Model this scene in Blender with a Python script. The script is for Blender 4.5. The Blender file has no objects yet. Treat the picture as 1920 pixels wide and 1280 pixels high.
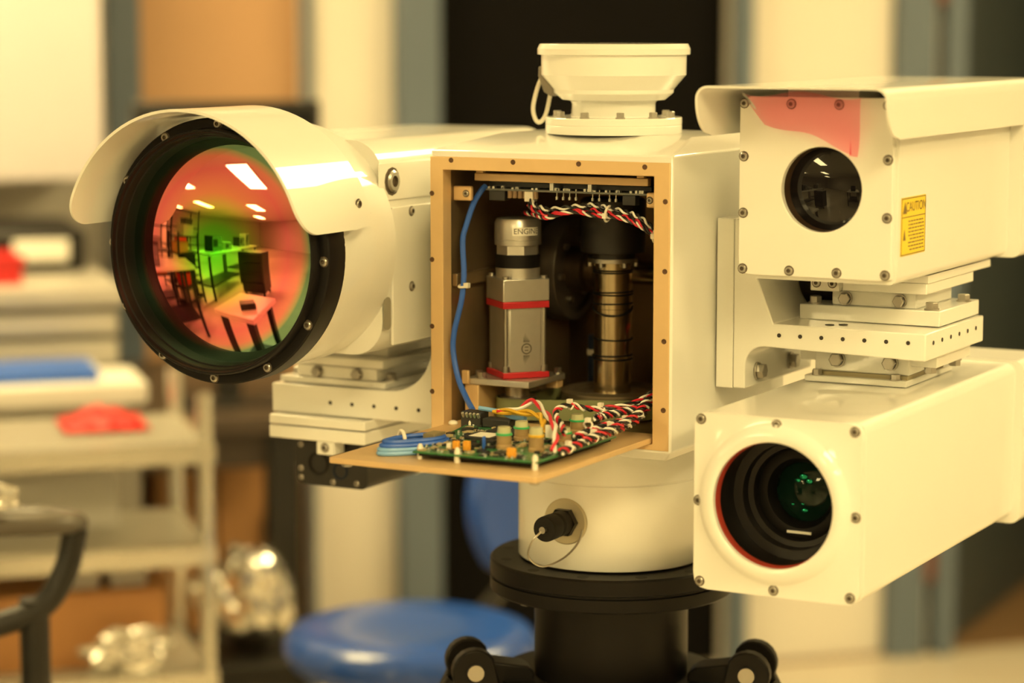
import bpy, bmesh, math, random
from mathutils import Vector, Matrix
from math import pi, sin, cos, radians, sqrt, atan2
random.seed(7)
S = bpy.context.scene
COL = S.collection

# ------------------------------------------------------------------ camera, world, light, exposure
PITCH, YAW = radians(7.35), radians(28.4)
CAM = Vector((1.0982, -2.2482, 1.5))
cd = bpy.data.cameras.new('camera')
cam = bpy.data.objects.new('camera', cd); COL.objects.link(cam)
cd.sensor_width = 36.0
cd.lens = 36.0 * 4600 / 1920
cam.location = CAM
cam.rotation_euler = (pi / 2 - PITCH, 0, YAW)
cd.dof.use_dof = True
cd.dof.focus_distance = 2.37
cd.dof.aperture_fstop = 2.5
cd.clip_start = 0.05
S.camera = cam
S.view_settings.view_transform = 'Standard'
S.view_settings.look = 'None'
S.view_settings.exposure = 0.90
S.view_settings.gamma = 1.0
S.view_settings.use_curve_mapping = False
LIGHT = (1.0, 0.765, 0.33)
PANEL = 16.0
wd = bpy.data.worlds.new('world'); S.world = wd; wd.use_nodes = True
wd.node_tree.nodes['Background'].inputs[0].default_value = (*LIGHT, 1)
wd.node_tree.nodes['Background'].inputs[1].default_value = 0.05

# ------------------------------------------------------------------ helpers
ORG = {}

def mat(name, col, rough=0.5, metal=0.0, var=0.06, scale=40.0, bump=0.0, coat=0.0, trans=0.0, alpha=1.0, spec=None, emit=None):
    m = bpy.data.materials.new(name); m.use_nodes = True
    nt = m.node_tree; b = nt.nodes['Principled BSDF']
    tc = nt.nodes.new('ShaderNodeTexCoord')
    nz = nt.nodes.new('ShaderNodeTexNoise'); nz.inputs['Scale'].default_value = scale; nz.inputs['Detail'].default_value = 3
    nt.links.new(tc.outputs['Object'], nz.inputs['Vector'])
    mx = nt.nodes.new('ShaderNodeMix'); mx.data_type = 'RGBA'
    mx.inputs[6].default_value = (*[c * (1 - var) for c in col], 1)
    mx.inputs[7].default_value = (*[min(1, c * (1 + var)) for c in col], 1)
    nt.links.new(nz.outputs['Fac'], mx.inputs[0])
    nt.links.new(mx.outputs[2], b.inputs['Base Color'])
    b.inputs['Roughness'].default_value = rough
    b.inputs['Metallic'].default_value = metal
    b.inputs['Coat Weight'].default_value = coat
    b.inputs['Coat Roughness'].default_value = 0.035
    b.inputs['Transmission Weight'].default_value = trans
    b.inputs['Alpha'].default_value = alpha
    if spec is not None: b.inputs['Specular IOR Level'].default_value = spec
    if emit:
        b.inputs['Emission Color'].default_value = (*emit[0], 1); b.inputs['Emission Strength'].default_value = emit[1]
    if bump:
        bp = nt.nodes.new('ShaderNodeBump'); bp.inputs['Strength'].default_value = bump; bp.inputs['Distance'].default_value = 0.002
        nt.links.new(nz.outputs['Fac'], bp.inputs['Height']); nt.links.new(bp.outputs['Normal'], b.inputs['Normal'])
    return m

def loc_of(o):
    return ORG.get(o.name, Vector((0, 0, 0))) if o else Vector((0, 0, 0))

def tag(o, label=None, cat=None, group=None, kind=None):
    if label: o['label'] = label
    if cat: o['category'] = cat
    if group: o['group'] = group
    if kind: o['kind'] = kind
    return o

def thing(name, label, cat, loc, group=None):
    o = bpy.data.objects.new(name, None); COL.objects.link(o)
    o.location = loc; o.empty_display_size = 0.05
    ORG[o.name] = Vector(loc)
    return tag(o, label, cat, group)

def obj(name, bm, m, parent=None, smooth=35, bev=0.0, segs=2, org=None, label=None, kind=None):
    """the bmesh is in world metres; the object's origin is its parent's (or org)"""
    me = bpy.data.meshes.new(name)
    o0 = loc_of(parent) if parent else Vector(org) if org else Vector((0, 0, 0))
    bmesh.ops.translate(bm, verts=bm.verts, vec=-o0)
    bmesh.ops.recalc_face_normals(bm, faces=bm.faces)
    bm.to_mesh(me); bm.free()
    if smooth:
        me.shade_smooth(); me.set_sharp_from_angle(angle=radians(smooth))
    o = bpy.data.objects.new(name, me); COL.objects.link(o)
    for mm in (m if isinstance(m, (list, tuple)) else [m]): me.materials.append(mm)
    if parent: o.parent = parent
    else: o.location = o0
    ORG[o.name] = o0
    if bev:
        md = o.modifiers.new('bevel', 'BEVEL'); md.width = bev; md.segments = segs; md.limit_method = 'ANGLE'; md.angle_limit = radians(40)
    if label: o['label'] = label
    if kind: o['kind'] = kind
    return o

def place(name, me, m, parent, loc, rot=(0, 0, 0), scale=1.0):
    """an object sharing a mesh, at a world place under its parent"""
    o = bpy.data.objects.new(name, me); COL.objects.link(o)
    if not me.materials: me.materials.append(m)
    o.parent = parent
    o.location = Vector(loc) - loc_of(parent)
    o.rotation_euler = rot
    o.scale = (scale,) * 3
    ORG[o.name] = Vector(loc)
    return o

def B(): return bmesh.new()

def box(bm, x0, x1, y0, y1, z0, z1, mtx=None):
    vs = [bm.verts.new((x, y, z)) for x in (x0, x1) for y in (y0, y1) for z in (z0, z1)]
    if mtx:
        for v in vs: v.co = mtx @ v.co
    f = [(0, 1, 3, 2), (4, 6, 7, 5), (0, 4, 5, 1), (2, 3, 7, 6), (0, 2, 6, 4), (1, 5, 7, 3)]
    for q in f: bm.faces.new([vs[i] for i in q])
    return bm

def basis(ax):
    ax = Vector(ax).normalized()
    t = Vector((0, 0, 1)) if abs(ax.z) < 0.9 else Vector((1, 0, 0))
    u = ax.cross(t).normalized(); v = ax.cross(u).normalized()
    return ax, u, v

def lathe(bm, prof, org, ax=(0, 0, 1), seg=48, a0=0.0, a1=2 * pi, closed_profile=False):
    """prof: (radius, height along ax)"""
    ax, u, v = basis(ax); org = Vector(org)
    full = abs(a1 - a0 - 2 * pi) < 1e-6
    n = seg if full else seg + 1
    rings = []
    for r, h in prof:
        if r < 1e-7: rings.append([bm.verts.new(org + ax * h)] * n); continue
        rings.append([bm.verts.new(org + ax * h + (u * cos(a0 + (a1 - a0) * i / seg) + v * sin(a0 + (a1 - a0) * i / seg)) * r) for i in range(n)])
    pairs = list(zip(rings, rings[1:]))
    if closed_profile: pairs.append((rings[-1], rings[0]))
    for A, Bq in pairs:
        for i in range(seg):
            j = (i + 1) % n if full else i + 1
            q = []
            for vv in (A[i], A[j], Bq[j], Bq[i]):
                if vv not in q: q.append(vv)
            if len(q) > 2:
                try: bm.faces.new(q)
                except ValueError: pass
    return bm

def cyl(bm, p0, p1, r, seg=24, r2=None):
    p0, p1 = Vector(p0), Vector(p1); h = (p1 - p0).length
    return lathe(bm, [(0, 0), (r, 0), (r if r2 is None else r2, h), (0, h)], p0, p1 - p0, seg)

def prism(bm, pts, lo, hi, plane='xz'):
    def P(a, b, c):
        return {'xz': (a, c, b), 'xy': (a, b, c), 'yz': (c, a, b)}[plane]
    A = [bm.verts.new(P(a, b, lo)) for a, b in pts]; D = [bm.verts.new(P(a, b, hi)) for a, b in pts]
    bm.faces.new(A); bm.faces.new(D[::-1])
    n = len(pts)
    for i in range(n): bm.faces.new((A[i], A[(i + 1) % n], D[(i + 1) % n], D[i]))
    return bm

def smooth_path(pts, n=8):
    P = [Vector(p) for p in pts]; P = [P[0] * 2 - P[1]] + P + [P[-1] * 2 - P[-2]]
    out = []
    for i in range(1, len(P) - 2):
        for k in range(n):
            t = k / n; a, b, c, d = P[i - 1:i + 3]
            out.append(0.5 * ((2 * b) + (c - a) * t + (2 * a - 5 * b + 4 * c - d) * t * t + (3 * b - a - 3 * c + d) * t ** 3))
    out.append(P[-2]); return out

def tube(bm, pts, r, seg=8, closed=False, flat=1.0):
    pts = [Vector(p) for p in pts]; n = len(pts); rings = []
    t0 = (pts[1] - pts[0]).normalized(); _, u, _ = basis(t0)
    for i, p in enumerate(pts):
        if closed: t = pts[(i + 1) % n] - pts[i - 1]
        else: t = pts[min(i + 1, n - 1)] - pts[max(i - 1, 0)]
        t.normalize(); u = (u - t * u.dot(t)).normalized(); w = t.cross(u)
        rings.append([bm.verts.new(p + (u * cos(2 * pi * k / seg) + w * sin(2 * pi * k / seg) * flat) * r) for k in range(seg)])
    for i in range(n if closed else n - 1):
        A, D = rings[i], rings[(i + 1) % n]
        for k in range(seg): bm.faces.new((A[k], A[(k + 1) % seg], D[(k + 1) % seg], D[k]))
    if not closed: bm.faces.new(rings[0][::-1]); bm.faces.new(rings[-1])
    return bm

def rrect(x0, x1, z0, z1, r, n=6):
    out = []
    for cx, cz, a in ((x1 - r, z1 - r, 0), (x0 + r, z1 - r, pi / 2), (x0 + r, z0 + r, pi), (x1 - r, z0 + r, 1.5 * pi)):
        for k in range(n + 1):
            t = a + pi / 2 * k / n; out.append((cx + r * cos(t), cz + r * sin(t)))
    return out

def holed_plate(bm, x0, x1, z0, z1, r, y0, y1, hc, hr, seg=64, front_lip=None):
    """plate in the XZ plane from y0 (front) to y1 with a round hole; front_lip = list of (radius, y) rings from the plate inwards"""
    outl = []
    for i in range(seg):
        a = 2 * pi * i / seg; dx, dz = cos(a), sin(a)
        # ray to rounded rectangle, sampled by marching
        best = None
        lo, hi = 0.0, 1.0
        for _ in range(40):
            m = (lo + hi) / 2; x, z = hc[0] + dx * m, hc[1] + dz * m
            qx = max(x0 + r - x, x - (x1 - r), 0); qz = max(z0 + r - z, z - (z1 - r), 0)
            inside = (x0 <= x <= x1 and z0 <= z <= z1) and (qx * qx + qz * qz <= r * r or qx == 0 or qz == 0)
            if inside: lo = m
            else: hi = m
        outl.append((hc[0] + dx * lo, hc[1] + dz * lo))
    lips = front_lip or [(hr, y0)]
    loops = [[bm.verts.new((x, y1, z)) for x, z in outl], [bm.verts.new((x, y0, z)) for x, z in outl]]
    for rr, yy in lips + [(hr, y1)]:
        loops.append([bm.verts.new((hc[0] + rr * cos(2 * pi * i / seg), yy, hc[1] + rr * sin(2 * pi * i / seg))) for i in range(seg)])
    loops.append(loops[0])
    for A, D in zip(loops, loops[1:]):
        for i in range(seg):
            j = (i + 1) % seg
            bm.faces.new((A[i], A[j], D[j], D[i]))
    return bm

def text_mesh(body, size, extrude=0.0):
    c = bpy.data.curves.new('lettering', 'FONT'); c.body = body; c.size = size; c.extrude = extrude
    c.align_x = 'CENTER'; c.align_y = 'CENTER'
    o = bpy.data.objects.new('lettering', c); COL.objects.link(o)
    dg = bpy.context.evaluated_depsgraph_get(); me = bpy.data.meshes.new_from_object(o.evaluated_get(dg))
    bm = B(); bm.from_mesh(me)
    bpy.data.objects.remove(o); bpy.data.curves.remove(c); bpy.data.meshes.remove(me)
    return bm

def xf(bm, m):
    bmesh.ops.transform(bm, matrix=m, verts=bm.verts); return bm

def cut(o, bm):
    """subtract a bmesh (world metres) from an object"""
    me = bpy.data.meshes.new('cutter'); bmesh.ops.recalc_face_normals(bm, faces=bm.faces); bm.to_mesh(me); bm.free()
    c = bpy.data.objects.new('cutter', me); COL.objects.link(c)
    md = o.modifiers.new('cut', 'BOOLEAN'); md.object = c; md.operation = 'DIFFERENCE'; md.solver = 'EXACT'
    bpy.context.view_layer.update()
    dg = bpy.context.evaluated_depsgraph_get()
    new = bpy.data.meshes.new_from_object(o.evaluated_get(dg))
    o.modifiers.clear(); old = o.data; o.data = new; bpy.data.meshes.remove(old)
    bpy.data.objects.remove(c); bpy.data.meshes.remove(me)
    new.shade_smooth(); new.set_sharp_from_angle(angle=radians(30))
    return o

# shared small meshes (all face -Y, seat at y=0)
def screw_mesh(r, h, slot=True, hexhead=False):
    bm = B()
    if hexhead:
        lathe(bm, [(0, 0), (r * 1.18, 0), (r * 1.18, h * .22), (r * 1.0, h * .22)], (0, 0, 0), (0, -1, 0), 16)
        lathe(bm, [(r, h * .2), (r, h * .92), (r * .86, h), (0, h)], (0, 0, 0), (0, -1, 0), 6)
    else:
        lathe(bm, [(r * 1.25, 0), (r * 1.25, h * .12), (r, h * .12), (r, h * .6), (r * .8, h), (r * .5, h), (r * .5, h * .2), (0, h * .2)], (0, 0, 0), (0, -1, 0), 12)
    bmesh.ops.recalc_face_normals(bm, faces=bm.faces)
    if not hexhead:
        for f in bm.faces:
            rr = max((v.co.x ** 2 + v.co.z ** 2) ** .5 for v in f.verts); rm = min((v.co.x ** 2 + v.co.z ** 2) ** .5 for v in f.verts)
            if rr < r * .6 or rm > r * .95 and abs(f.normal.y) > .5: f.material_index = 1
    me = bpy.data.meshes.new('screw'); bm.to_mesh(me); bm.free()
    me.materials.append(STEEL); me.materials.append(SOCKET)
    me.shade_smooth(); me.set_sharp_from_angle(angle=radians(35)); return me

R_FRONT = (0, 0, 0)
R_RIGHT = (0, 0, pi / 2)      # faces +X
R_UP = (-pi / 2, 0, 0)        # faces +Z
R_DOWN = (pi / 2, 0, 0)

# ------------------------------------------------------------------ materials
WHITE = mat('white_enamel', (.80, .80, .76), .45, coat=.85, spec=.25, var=.015, scale=15)
WHITE_MATT = mat('white_enamel_inside', (.62, .62, .56), .45, var=.03)
GOLD = mat('tan_chromate', (.68, .48, .25), .42, .25, var=.05, scale=60)
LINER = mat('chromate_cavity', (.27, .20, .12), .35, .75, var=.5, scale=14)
BLACK = mat('black_anodised', (.006, .0052, .005), .42, var=.2, spec=.2)
BLACKM = mat('black_rubber', (.006, .0055, .005), .6, var=.2, spec=.3)
STEEL = mat('stainless', (.44, .42, .38), .32, .95, var=.08)
ALU = mat('machined_aluminium', (.62, .61, .58), .33, .85, var=.06, scale=120)
BRASSY = mat('gilt_steel_tube', (.60, .50, .33), .22, 1.0, var=.08, scale=90)
DARKM = mat('dark_gear_metal', (.12, .105, .09), .42, .5, var=.2)
RED = mat('red_anodised', (.52, .02, .03), .4, .2)
OLIVE = mat('olive_belt', (.20, .22, .10), .6, var=.08)
BLUE = mat('blue_cable', (.03, .12, .55), .4)
BLUEL = mat('pale_blue_cable', (.20, .42, .75), .4)
WIRE_R = mat('wire_red', (.60, .02, .04), .4)
WIRE_W = mat('wire_white', (.80, .78, .72), .4)
WIRE_K = mat('wire_black', (.012, .012, .012), .4)
WIRE_Y = mat('wire_yellow', (.75, .45, .03), .4)
NYLON = mat('nylon_tie', (.80, .76, .66), .45)
PCB = mat('board_green', (.025, .16, .05), .35, var=.5, scale=240, coat=.3)
CHIP = mat('chip_black', (.02, .02, .02), .4)
AMBER = mat('amber_can', (.36, .24, .11), .12, .0, var=.3, scale=60, coat=.6)
GREENCAP = mat('green_ring', (.05, .45, .16), .4)
ORANGE_C = mat('orange_capacitor', (.80, .36, .03), .4)
PAPER = mat('pale_label', (.85, .84, .78), .6, var=.02)
YELLOW = mat('sticker_yellow', (.85, .62, .03), .5, var=.03)
INK = mat('ink', (.03, .025, .02), .6)
SOCKET = mat('screw_socket', (.10, .075, .05), .6)
INKF = mat('ink_faded', (.20, .13, .03), .6)
SOLDER = mat('solder', (.6, .6, .56), .3, .8)
GREYL = mat('grey_board', (.16, .17, .16), .45, var=.15, scale=150)

# ================================================================== ROOM (walls turned 45 degrees to the instrument)
E1 = Vector((.70711, .70711, 0)); E2 = Vector((-.70711, .70711, 0))
RM = Matrix(((.70711, -.70711, 0, 0), (.70711, .70711, 0, 0), (0, 0, 1, 0), (0, 0, 0, 1)))
def W(e1, e2, z=0): return E1 * e1 + E2 * e2 + Vector((0, 0, z))
def rbox(bm, a0, a1, b0, b1, z0, z1): return box(bm, a0, a1, b0, b1, z0, z1, RM)

wall_m = mat('wall_cream', (.68, .65, .60), .6, var=.02, scale=3)
panel_m = mat('wall_panel', (.70, .68, .64), .5, var=.015, scale=2)
teal_m = mat('teal_paint', (.105, .14, .19), .5, var=.05, scale=6)
oak_m = mat('honey_wood', (.48, .285, .15), .5, var=.06, scale=4)
ceil_m = mat('ceiling_tile', (.80, .79, .75), .8, var=.04, scale=20)
floor_m = mat('vinyl_floor', (.56, .50, .41), .25, var=.06, scale=5)
dark_m = mat('near_black_panel', (.0035, .003, .003), .7, var=.2, scale=3, spec=.08)
brown_m = mat('brown_vinyl', (.20, .12, .06), .5, var=.1, scale=5)
hinge_m = mat('brown_hinge', (.16, .05, .02), .5)

def struct(name, bm, m, bev=0.0, org=(0, 0, 0), parent=None):
    o = obj(name, bm, m, parent, bev=bev, org=org)
    if not parent: o['kind'] = 'structure'
    return o

EW, EE, NB, FR, HT = -22.0, 4.2, 2.9, -10.5, 2.75
struct('floor', rbox(B(), EW, EE, FR, 5.2, -.05, 0), floor_m)
struct('ceiling', rbox(B(), EW, EE, FR, NB + .1, HT, HT + .05), ceil_m)
struct('wall_left', rbox(B(), EW - .1, EW, FR, NB + .1, 0, HT), wall_m)
struct('wall_right', rbox(B(), EE, EE + .1, FR, NB + .1, 0, HT), wall_m)
struct('wall_front', rbox(B(), EW, EE, FR - .1, FR, 0, HT), wall_m)
bm = B()
rbox(bm, EW, -.075, NB, NB + .1, 0, HT); rbox(bm, .279, .578, NB, NB + .1, 0, HT)
rbox(bm, 1.28, 1.847, NB, NB + .1, 0, HT); rbox(bm, 2.80, EE, NB, NB + .1, 0, HT)
rbox(bm, -.075, .279, NB + .02, NB + .1, 2.15, HT); rbox(bm, .578, 1.28, NB, NB + .1, 2.15, HT); rbox(bm, 1.847, 2.8, NB, NB + .1, 2.15, HT)
struct('wall_back', bm, wall_m)
def frame_post(n, a0, a1, d=.05):
    struct('trim_%d' % n, rbox(B(), a0, a1, NB - d, NB, 0, 2.2), teal_m, .004)
frame_post(1, -.145, -.075); frame_post(2, .279, .298, .03); frame_post(3, .484, .578, .06)
frame_post(4, 1.278, 1.318, .05); frame_post(5, 1.681, 1.772, .05); frame_post(6, 1.80, 1.847, .06)
o = struct('door_1', rbox(B(), -.073, .277, NB + .03, NB + .07, 0, 2.15), oak_m, .003)
struct('doorway_panel', rbox(B(), .578, 1.28, NB + .04, NB + .09, 0, 2.15), dark_m, .003)  # flat near-black panel filling the opening between the teal posts
# an open door into a dim passage
bm = B()
Rd = Matrix.Translation(W(1.85, NB + .02)) @ Matrix.Rotation(radians(45 + 47), 4, 'Z')
box(bm, 0, .9, -.02, .02, .01, 2.12, Rd)
door3 = struct('door_3', bm, mat('dark_teal_door', (.040, .052, .058), .5), .003, org=W(1.85, NB))
for z in (.18, .34, 1.55, 2.0):
    if z == .34: continue
    struct('hinge', rbox(B(), 1.772, 1.80, NB - .045, NB - .01, z, z + .11), hinge_m, .002, parent=door3)
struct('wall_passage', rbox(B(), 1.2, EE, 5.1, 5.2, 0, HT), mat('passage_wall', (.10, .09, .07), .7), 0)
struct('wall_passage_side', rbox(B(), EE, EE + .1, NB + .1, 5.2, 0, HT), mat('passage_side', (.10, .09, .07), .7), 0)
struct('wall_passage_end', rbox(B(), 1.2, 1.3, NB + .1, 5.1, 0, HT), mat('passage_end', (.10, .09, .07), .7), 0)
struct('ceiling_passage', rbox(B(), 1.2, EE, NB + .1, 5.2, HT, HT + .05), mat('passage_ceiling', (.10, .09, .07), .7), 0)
struct('floor_passage', rbox(B(), 1.3, EE, NB - .02, 5.1, 0.0, .004), brown_m)

# ceiling light panels; some near ones are added unseen to brighten the instrument
emit_m = mat('light_diffuser', (.9, .9, .9), .5, emit=(LIGHT, PANEL))
rim_m = mat('light_rim', (.75, .75, .72), .4)
lights = [(-2.35, -4.8), (-5.9, -4.6), (-4.0, -10.2), (-8.0, -9.4), (-12.5, -9.8), (-5.6, -15.5), (1.6, -1.95), (.6, 2.15), (2.9, -.2), (-1.7, .6), (2.9, -4.0), (1.0, -6.6), (-9.5, -4.2)]
spots = ['ahead of the thermal camera, first along the aisle', 'over the racks, level with the first along the aisle', 'second along the aisle', 'over the racks, second row', 'deep in the hall over the racks',
         'third along the aisle', 'added as fill above the zoom camera side of the room', 'behind the instrument over the blue chair', 'added as fill beside the open teal door', 'added as fill above the wire cart', 'added as fill by the side wall of the hall', 'added as fill over the bench across the aisle', 'by the far rack wall']
for i, ((x, y), sp) in enumerate(zip(lights, spots)):
    t = thing('ceiling_light', 'glowing white rectangular ceiling light panel ' + sp, 'ceiling light', (x, y, HT), 'ceiling light panels')
    w, l = .33, (1.05 if y < -4 else .60)
    obj('diffuser', box(B(), x - w, x + w, y - l, y + l, HT - .03, HT - .012), emit_m, t)
    bm = B()
    for a in ((x - w - .03, x - w, y - l - .03, y + l + .03), (x + w, x + w + .03, y - l - .03, y + l + .03), (x - w, x + w, y - l - .03, y - l), (x - w, x + w, y + l, y + l + .03)):
        box(bm, *a, HT - .04, HT)
    obj('rim', bm, rim_m, t)

# ================================================================== TRIPOD AND COLUMN
SCR = screw_mesh(.0042, .0022)
SCR_S = screw_mesh(.0030, .0015)
BOLT = screw_mesh(.0062, .0075, hexhead=True)
BOLT_S = screw_mesh(.0042, .0060, hexhead=True)
trip = thing('tripod', 'black instrument tripod column with round flange and hinged legs under the white scanner head', 'tripod', (0, 0, 0))
bm = B()
lathe(bm, [(0, .62), (.080, .62), (.080, .905), (.086, .9205), (0, .9205)], (0, 0, 0), seg=64)
obj('column', bm, BLACK, trip)
bm = B()
lathe(bm, [(.05, .9205), (.124, .9205), (.126, .9225), (.126, .9345), (.1235, .9355), (.1235, .9375), (.126, .9385), (.126, .953), (.124, .955), (.05, .955)], (0, 0, 0), seg=72)
obj('flange', bm, BLACK, trip)
for k in range(12):
    a = 2 * pi * k / 12 + .2
    bm = B(); cyl(bm, (.112 * cos(a), .112 * sin(a), .9552), (.112 * cos(a), .112 * sin(a), .9542), .0062, 12)
    obj('bolt_hole', bm, BLACKM, trip)
bm = B(); lathe(bm, [(0, 0), (.011, 0), (.011, .008), (0, .008)], (-.055, -.075, .9115), seg=20); obj('flange_stud', bm, ALU, trip)
bm = B(); lathe(bm, [(.04, .80), (.118, .80), (.122, .804), (.122, .826), (.118, .830), (.04, .830)], (0, 0, 0), seg=64)
obj('leg_collar', bm, BLACK, trip)
for k, da in enumerate((-78, 78, 180)):
    az = atan2(CAM.y, CAM.x) + radians(da)
    d = Vector((cos(az), sin(az), 0)); s = Vector((-sin(az), cos(az), 0)); h = Vector((0, 0, .8435)) + d * .148
    def lp(r, q, z): return d * r + s * q + Vector((0, 0, z))
    bm = B()
    for q in (-.032, .016):           # clevis cheeks
        pr = [(.112, .80), (.124, .835)] + [(.148 + .0235 * cos(t), .8435 + .0235 * sin(t)) for t in [pi * .80 - pi * .95 * i / 10 for i in range(11)]] + [(.188, .795)]
        A = [bm.verts.new(lp(r, q, z)) for r, z in pr]; D = [bm.verts.new(lp(r, q + .016, z)) for r, z in pr]
        bm.faces.new(A); bm.faces.new(D[::-1])
        for i in range(len(pr)): bm.faces.new((A[i], A[(i + 1) % len(pr)], D[(i + 1) % len(pr)], D[i]))
    pr = [(.084, .79), (.084, .838), (.092, .844), (.140, .852), (.140, .79)]
    A = [bm.verts.new(lp(r, -.018, z)) for r, z in pr]; D = [bm.verts.new(lp(r, .018, z)) for r, z in pr]
    bm.faces.new(A); bm.faces.new(D[::-1])
    for i in range(5): bm.faces.new((A[i], A[(i + 1) % 5], D[(i + 1) % 5], D[i]))
    br = obj('leg_bracket', bm, BLACK, trip, bev=.002)
    bm = B(); cyl(bm, h - s * .036, h + s * .036, .0085, 20); obj('pivot_bolt', bm, STEEL, br)
    bm = B(); cyl(bm, h + d * .012 - Vector((0, 0, .02)), d * .72 + Vector((0, 0, .012)), .0155, 20, .014)
    leg = obj('leg', bm, BLACK, trip)
    bm = B(); cyl(bm, d * .72 + Vector((0, 0, 0)), d * .72 + Vector((0, 0, .035)), .024, 20, .018); obj('rubber_foot', bm, BLACKM, leg)

# ================================================================== PAN AND TILT HEAD (central white box)
head = thing('scanner_head', 'white central pan and tilt box with open gold framed bay on the black tripod', 'instrument', (0, 0, .955))
HX, HY = .132, .142
ZB, ZT = 1.090, 1.3775
bm = B()
lo = [(-HX, -HY), (HX, -HY), (HX, HY), (-HX, HY)]
tp = [(-.105, -.045), (.108, -.045), (.108, .10), (-.105, .10)]
bt = [(-.122, -.132), (.122, -.132), (.122, .132), (-.122, .132)]
rows = [[(x, y, ZB - .006) for x, y in bt], [(x, y, ZB + .004) for x, y in lo], [(x, y, ZT) for x, y in lo], [(x, y, 1.391) for x, y in tp]]
R_ = [[bm.verts.new(p) for p in r] for r in rows]
bm.faces.new(R_[0][::-1]); bm.faces.new(R_[-1])
for A, D in zip(R_, R_[1:]):
    for i in range(4): bm.faces.new((A[i], A[(i + 1) % 4], D[(i + 1) % 4], D[i]))
body = obj('housing', bm, WHITE, head)
cut(body, box(B(), -.122, .118, -.2, .125, 1.098, 1.363))
md = body.modifiers.new('bevel', 'BEVEL'); md.width = .0018; md.segments = 2; md.limit_method = 'ANGLE'; md.angle_limit = radians(12)
# gold frame round the bay
bm = B()
OX0, OX1, OZ0, OZ1 = -.118, .1125, 1.1012, 1.3580
outer = [(-.1325, 1.0955), (.1295, 1.0955), (.1295, 1.371), (-.1325, 1.371)]
inner = [(OX0, OZ0), (OX1, OZ0), (OX1, OZ1), (OX0, OZ1)]
def ring_prism(bm, o_, i_, y0, y1):
    L = [[bm.verts.new((x, y, z)) for x, z in pts] for pts, y in ((o_, y1), (o_, y0), (i_, y0), (i_, y1))]
    L.append(L[0])
    for A, D in zip(L, L[1:]):
        for i in range(4): bm.faces.new((A[i], A[(i + 1) % 4], D[(i + 1) % 4], D[i]))
ring_prism(bm, outer, inner, -.1432, -.126)
obj('bay_frame', bm, GOLD, head, bev=.0008)
# lining of the bay
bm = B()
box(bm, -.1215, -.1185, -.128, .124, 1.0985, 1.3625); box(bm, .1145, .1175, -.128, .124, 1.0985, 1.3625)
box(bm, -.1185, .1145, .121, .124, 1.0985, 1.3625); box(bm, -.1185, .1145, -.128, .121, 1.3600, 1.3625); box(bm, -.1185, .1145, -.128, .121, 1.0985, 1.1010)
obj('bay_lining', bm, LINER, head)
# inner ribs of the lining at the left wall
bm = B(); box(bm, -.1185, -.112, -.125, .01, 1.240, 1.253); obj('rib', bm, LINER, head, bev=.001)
for x, z in [(-.1083, 1.3676), (-.0388, 1.3674), (.0328, 1.3676), (.103, 1.3665), (-.1303, 1.3342), (-.1305, 1.2682), (-.1308, 1.2012), (-.131, 1.1353),
             (.1247, 1.3344), (.1247, 1.2681), (.1244, 1.2013), (.1243, 1.135), (.1033, 1.1013), (-.0388, 1.1005), (.0328, 1.1005), (-.1083, 1.1005)]:
    me = bpy.data.meshes.get('frame_hole')
    if not me:
        bm = B(); lathe(bm, [(.0026, 0), (.0025, .0005), (.0018, .0003), (.0015, .0001), (0, .0001)], (0, 0, 0), (0, -1, 0), 12)
        me = bpy.data.meshes.new('frame_hole'); bm.to_mesh(me); bm.free(); me.materials.append(mat('threaded_insert', (.10, .05, .025), .5, .3))
    place('threaded_insert', me, None, head, (x, -.1433, z))
# fastening tabs in the upper corners
for x0, x1, zc, sx in ((-.1185, -.098, 1.3335, -.1035), (.0945, .1125, 1.3335, .0985)):
    tb = obj('corner_tab', box(B(), x0, x1, -.122, -.116, zc - .0072, zc + .0072), GOLD, head, bev=.0015)
    place('screw', SCR_S, STEEL, tb, (sx, -.122, zc))
# neck drum below
bm = B()
lathe(bm, [(.05, .957), (.0955, .957), (.0965, .9585), (.0965, 1.0432), (.0957, 1.0437), (.0957, 1.0447), (.0965, 1.0452), (.0965, 1.092), (.05, 1.092)], (0, 0, 0), seg=96)
obj('neck_drum', bm, WHITE, head)
# bulkhead plug on the drum, facing the front
cx, cz = -.004, 1.0065
bm = B(); lathe(bm, [(0, .09), (.0235, .09), (.0235, .0975), (.0225, .0985), (0, .0985)], (cx, 0, cz), (0, -1, 0), 40)
pl = obj('plug_plate', bm, mat('dull_brass_plate', (.50, .45, .32), .4, .6), head)
bm = B(); lathe(bm, [(0, .0985), (.0150, .0985), (.0150, .106), (0, .106)], (cx, 0, cz), (0, -1, 0), 6); obj('hex_nut', bm, BLACK, pl)
bm = B()
lathe(bm, [(0, .10), (.0125, .10), (.0125, .118), (.0105, .120), (.0105, .124), (.0128, .125), (.0128, .141), (.0118, .143), (0, .143)], (cx, 0, cz), (0, -1, 0), 28)
obj('plug_cap', bm, BLACKM, pl)
bm = B(); cyl(bm, (cx, -.143, cz), (cx, -.1475, cz), .0035, 14); obj('rivet', bm, STEEL, pl)
bm = B(); tube(bm, smooth_path([(cx, -.146, cz), (cx - .010, -.150, cz - .012), (cx - .019, -.140, cz - .030), (cx - .010, -.128, cz - .041), (cx + .006, -.115, cz - .034), (cx + .017, -.104, cz - .020), (cx + .020, -.0985, cz - .006)], 8), .0011, 6)
obj('lanyard', bm, STEEL, pl)
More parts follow.
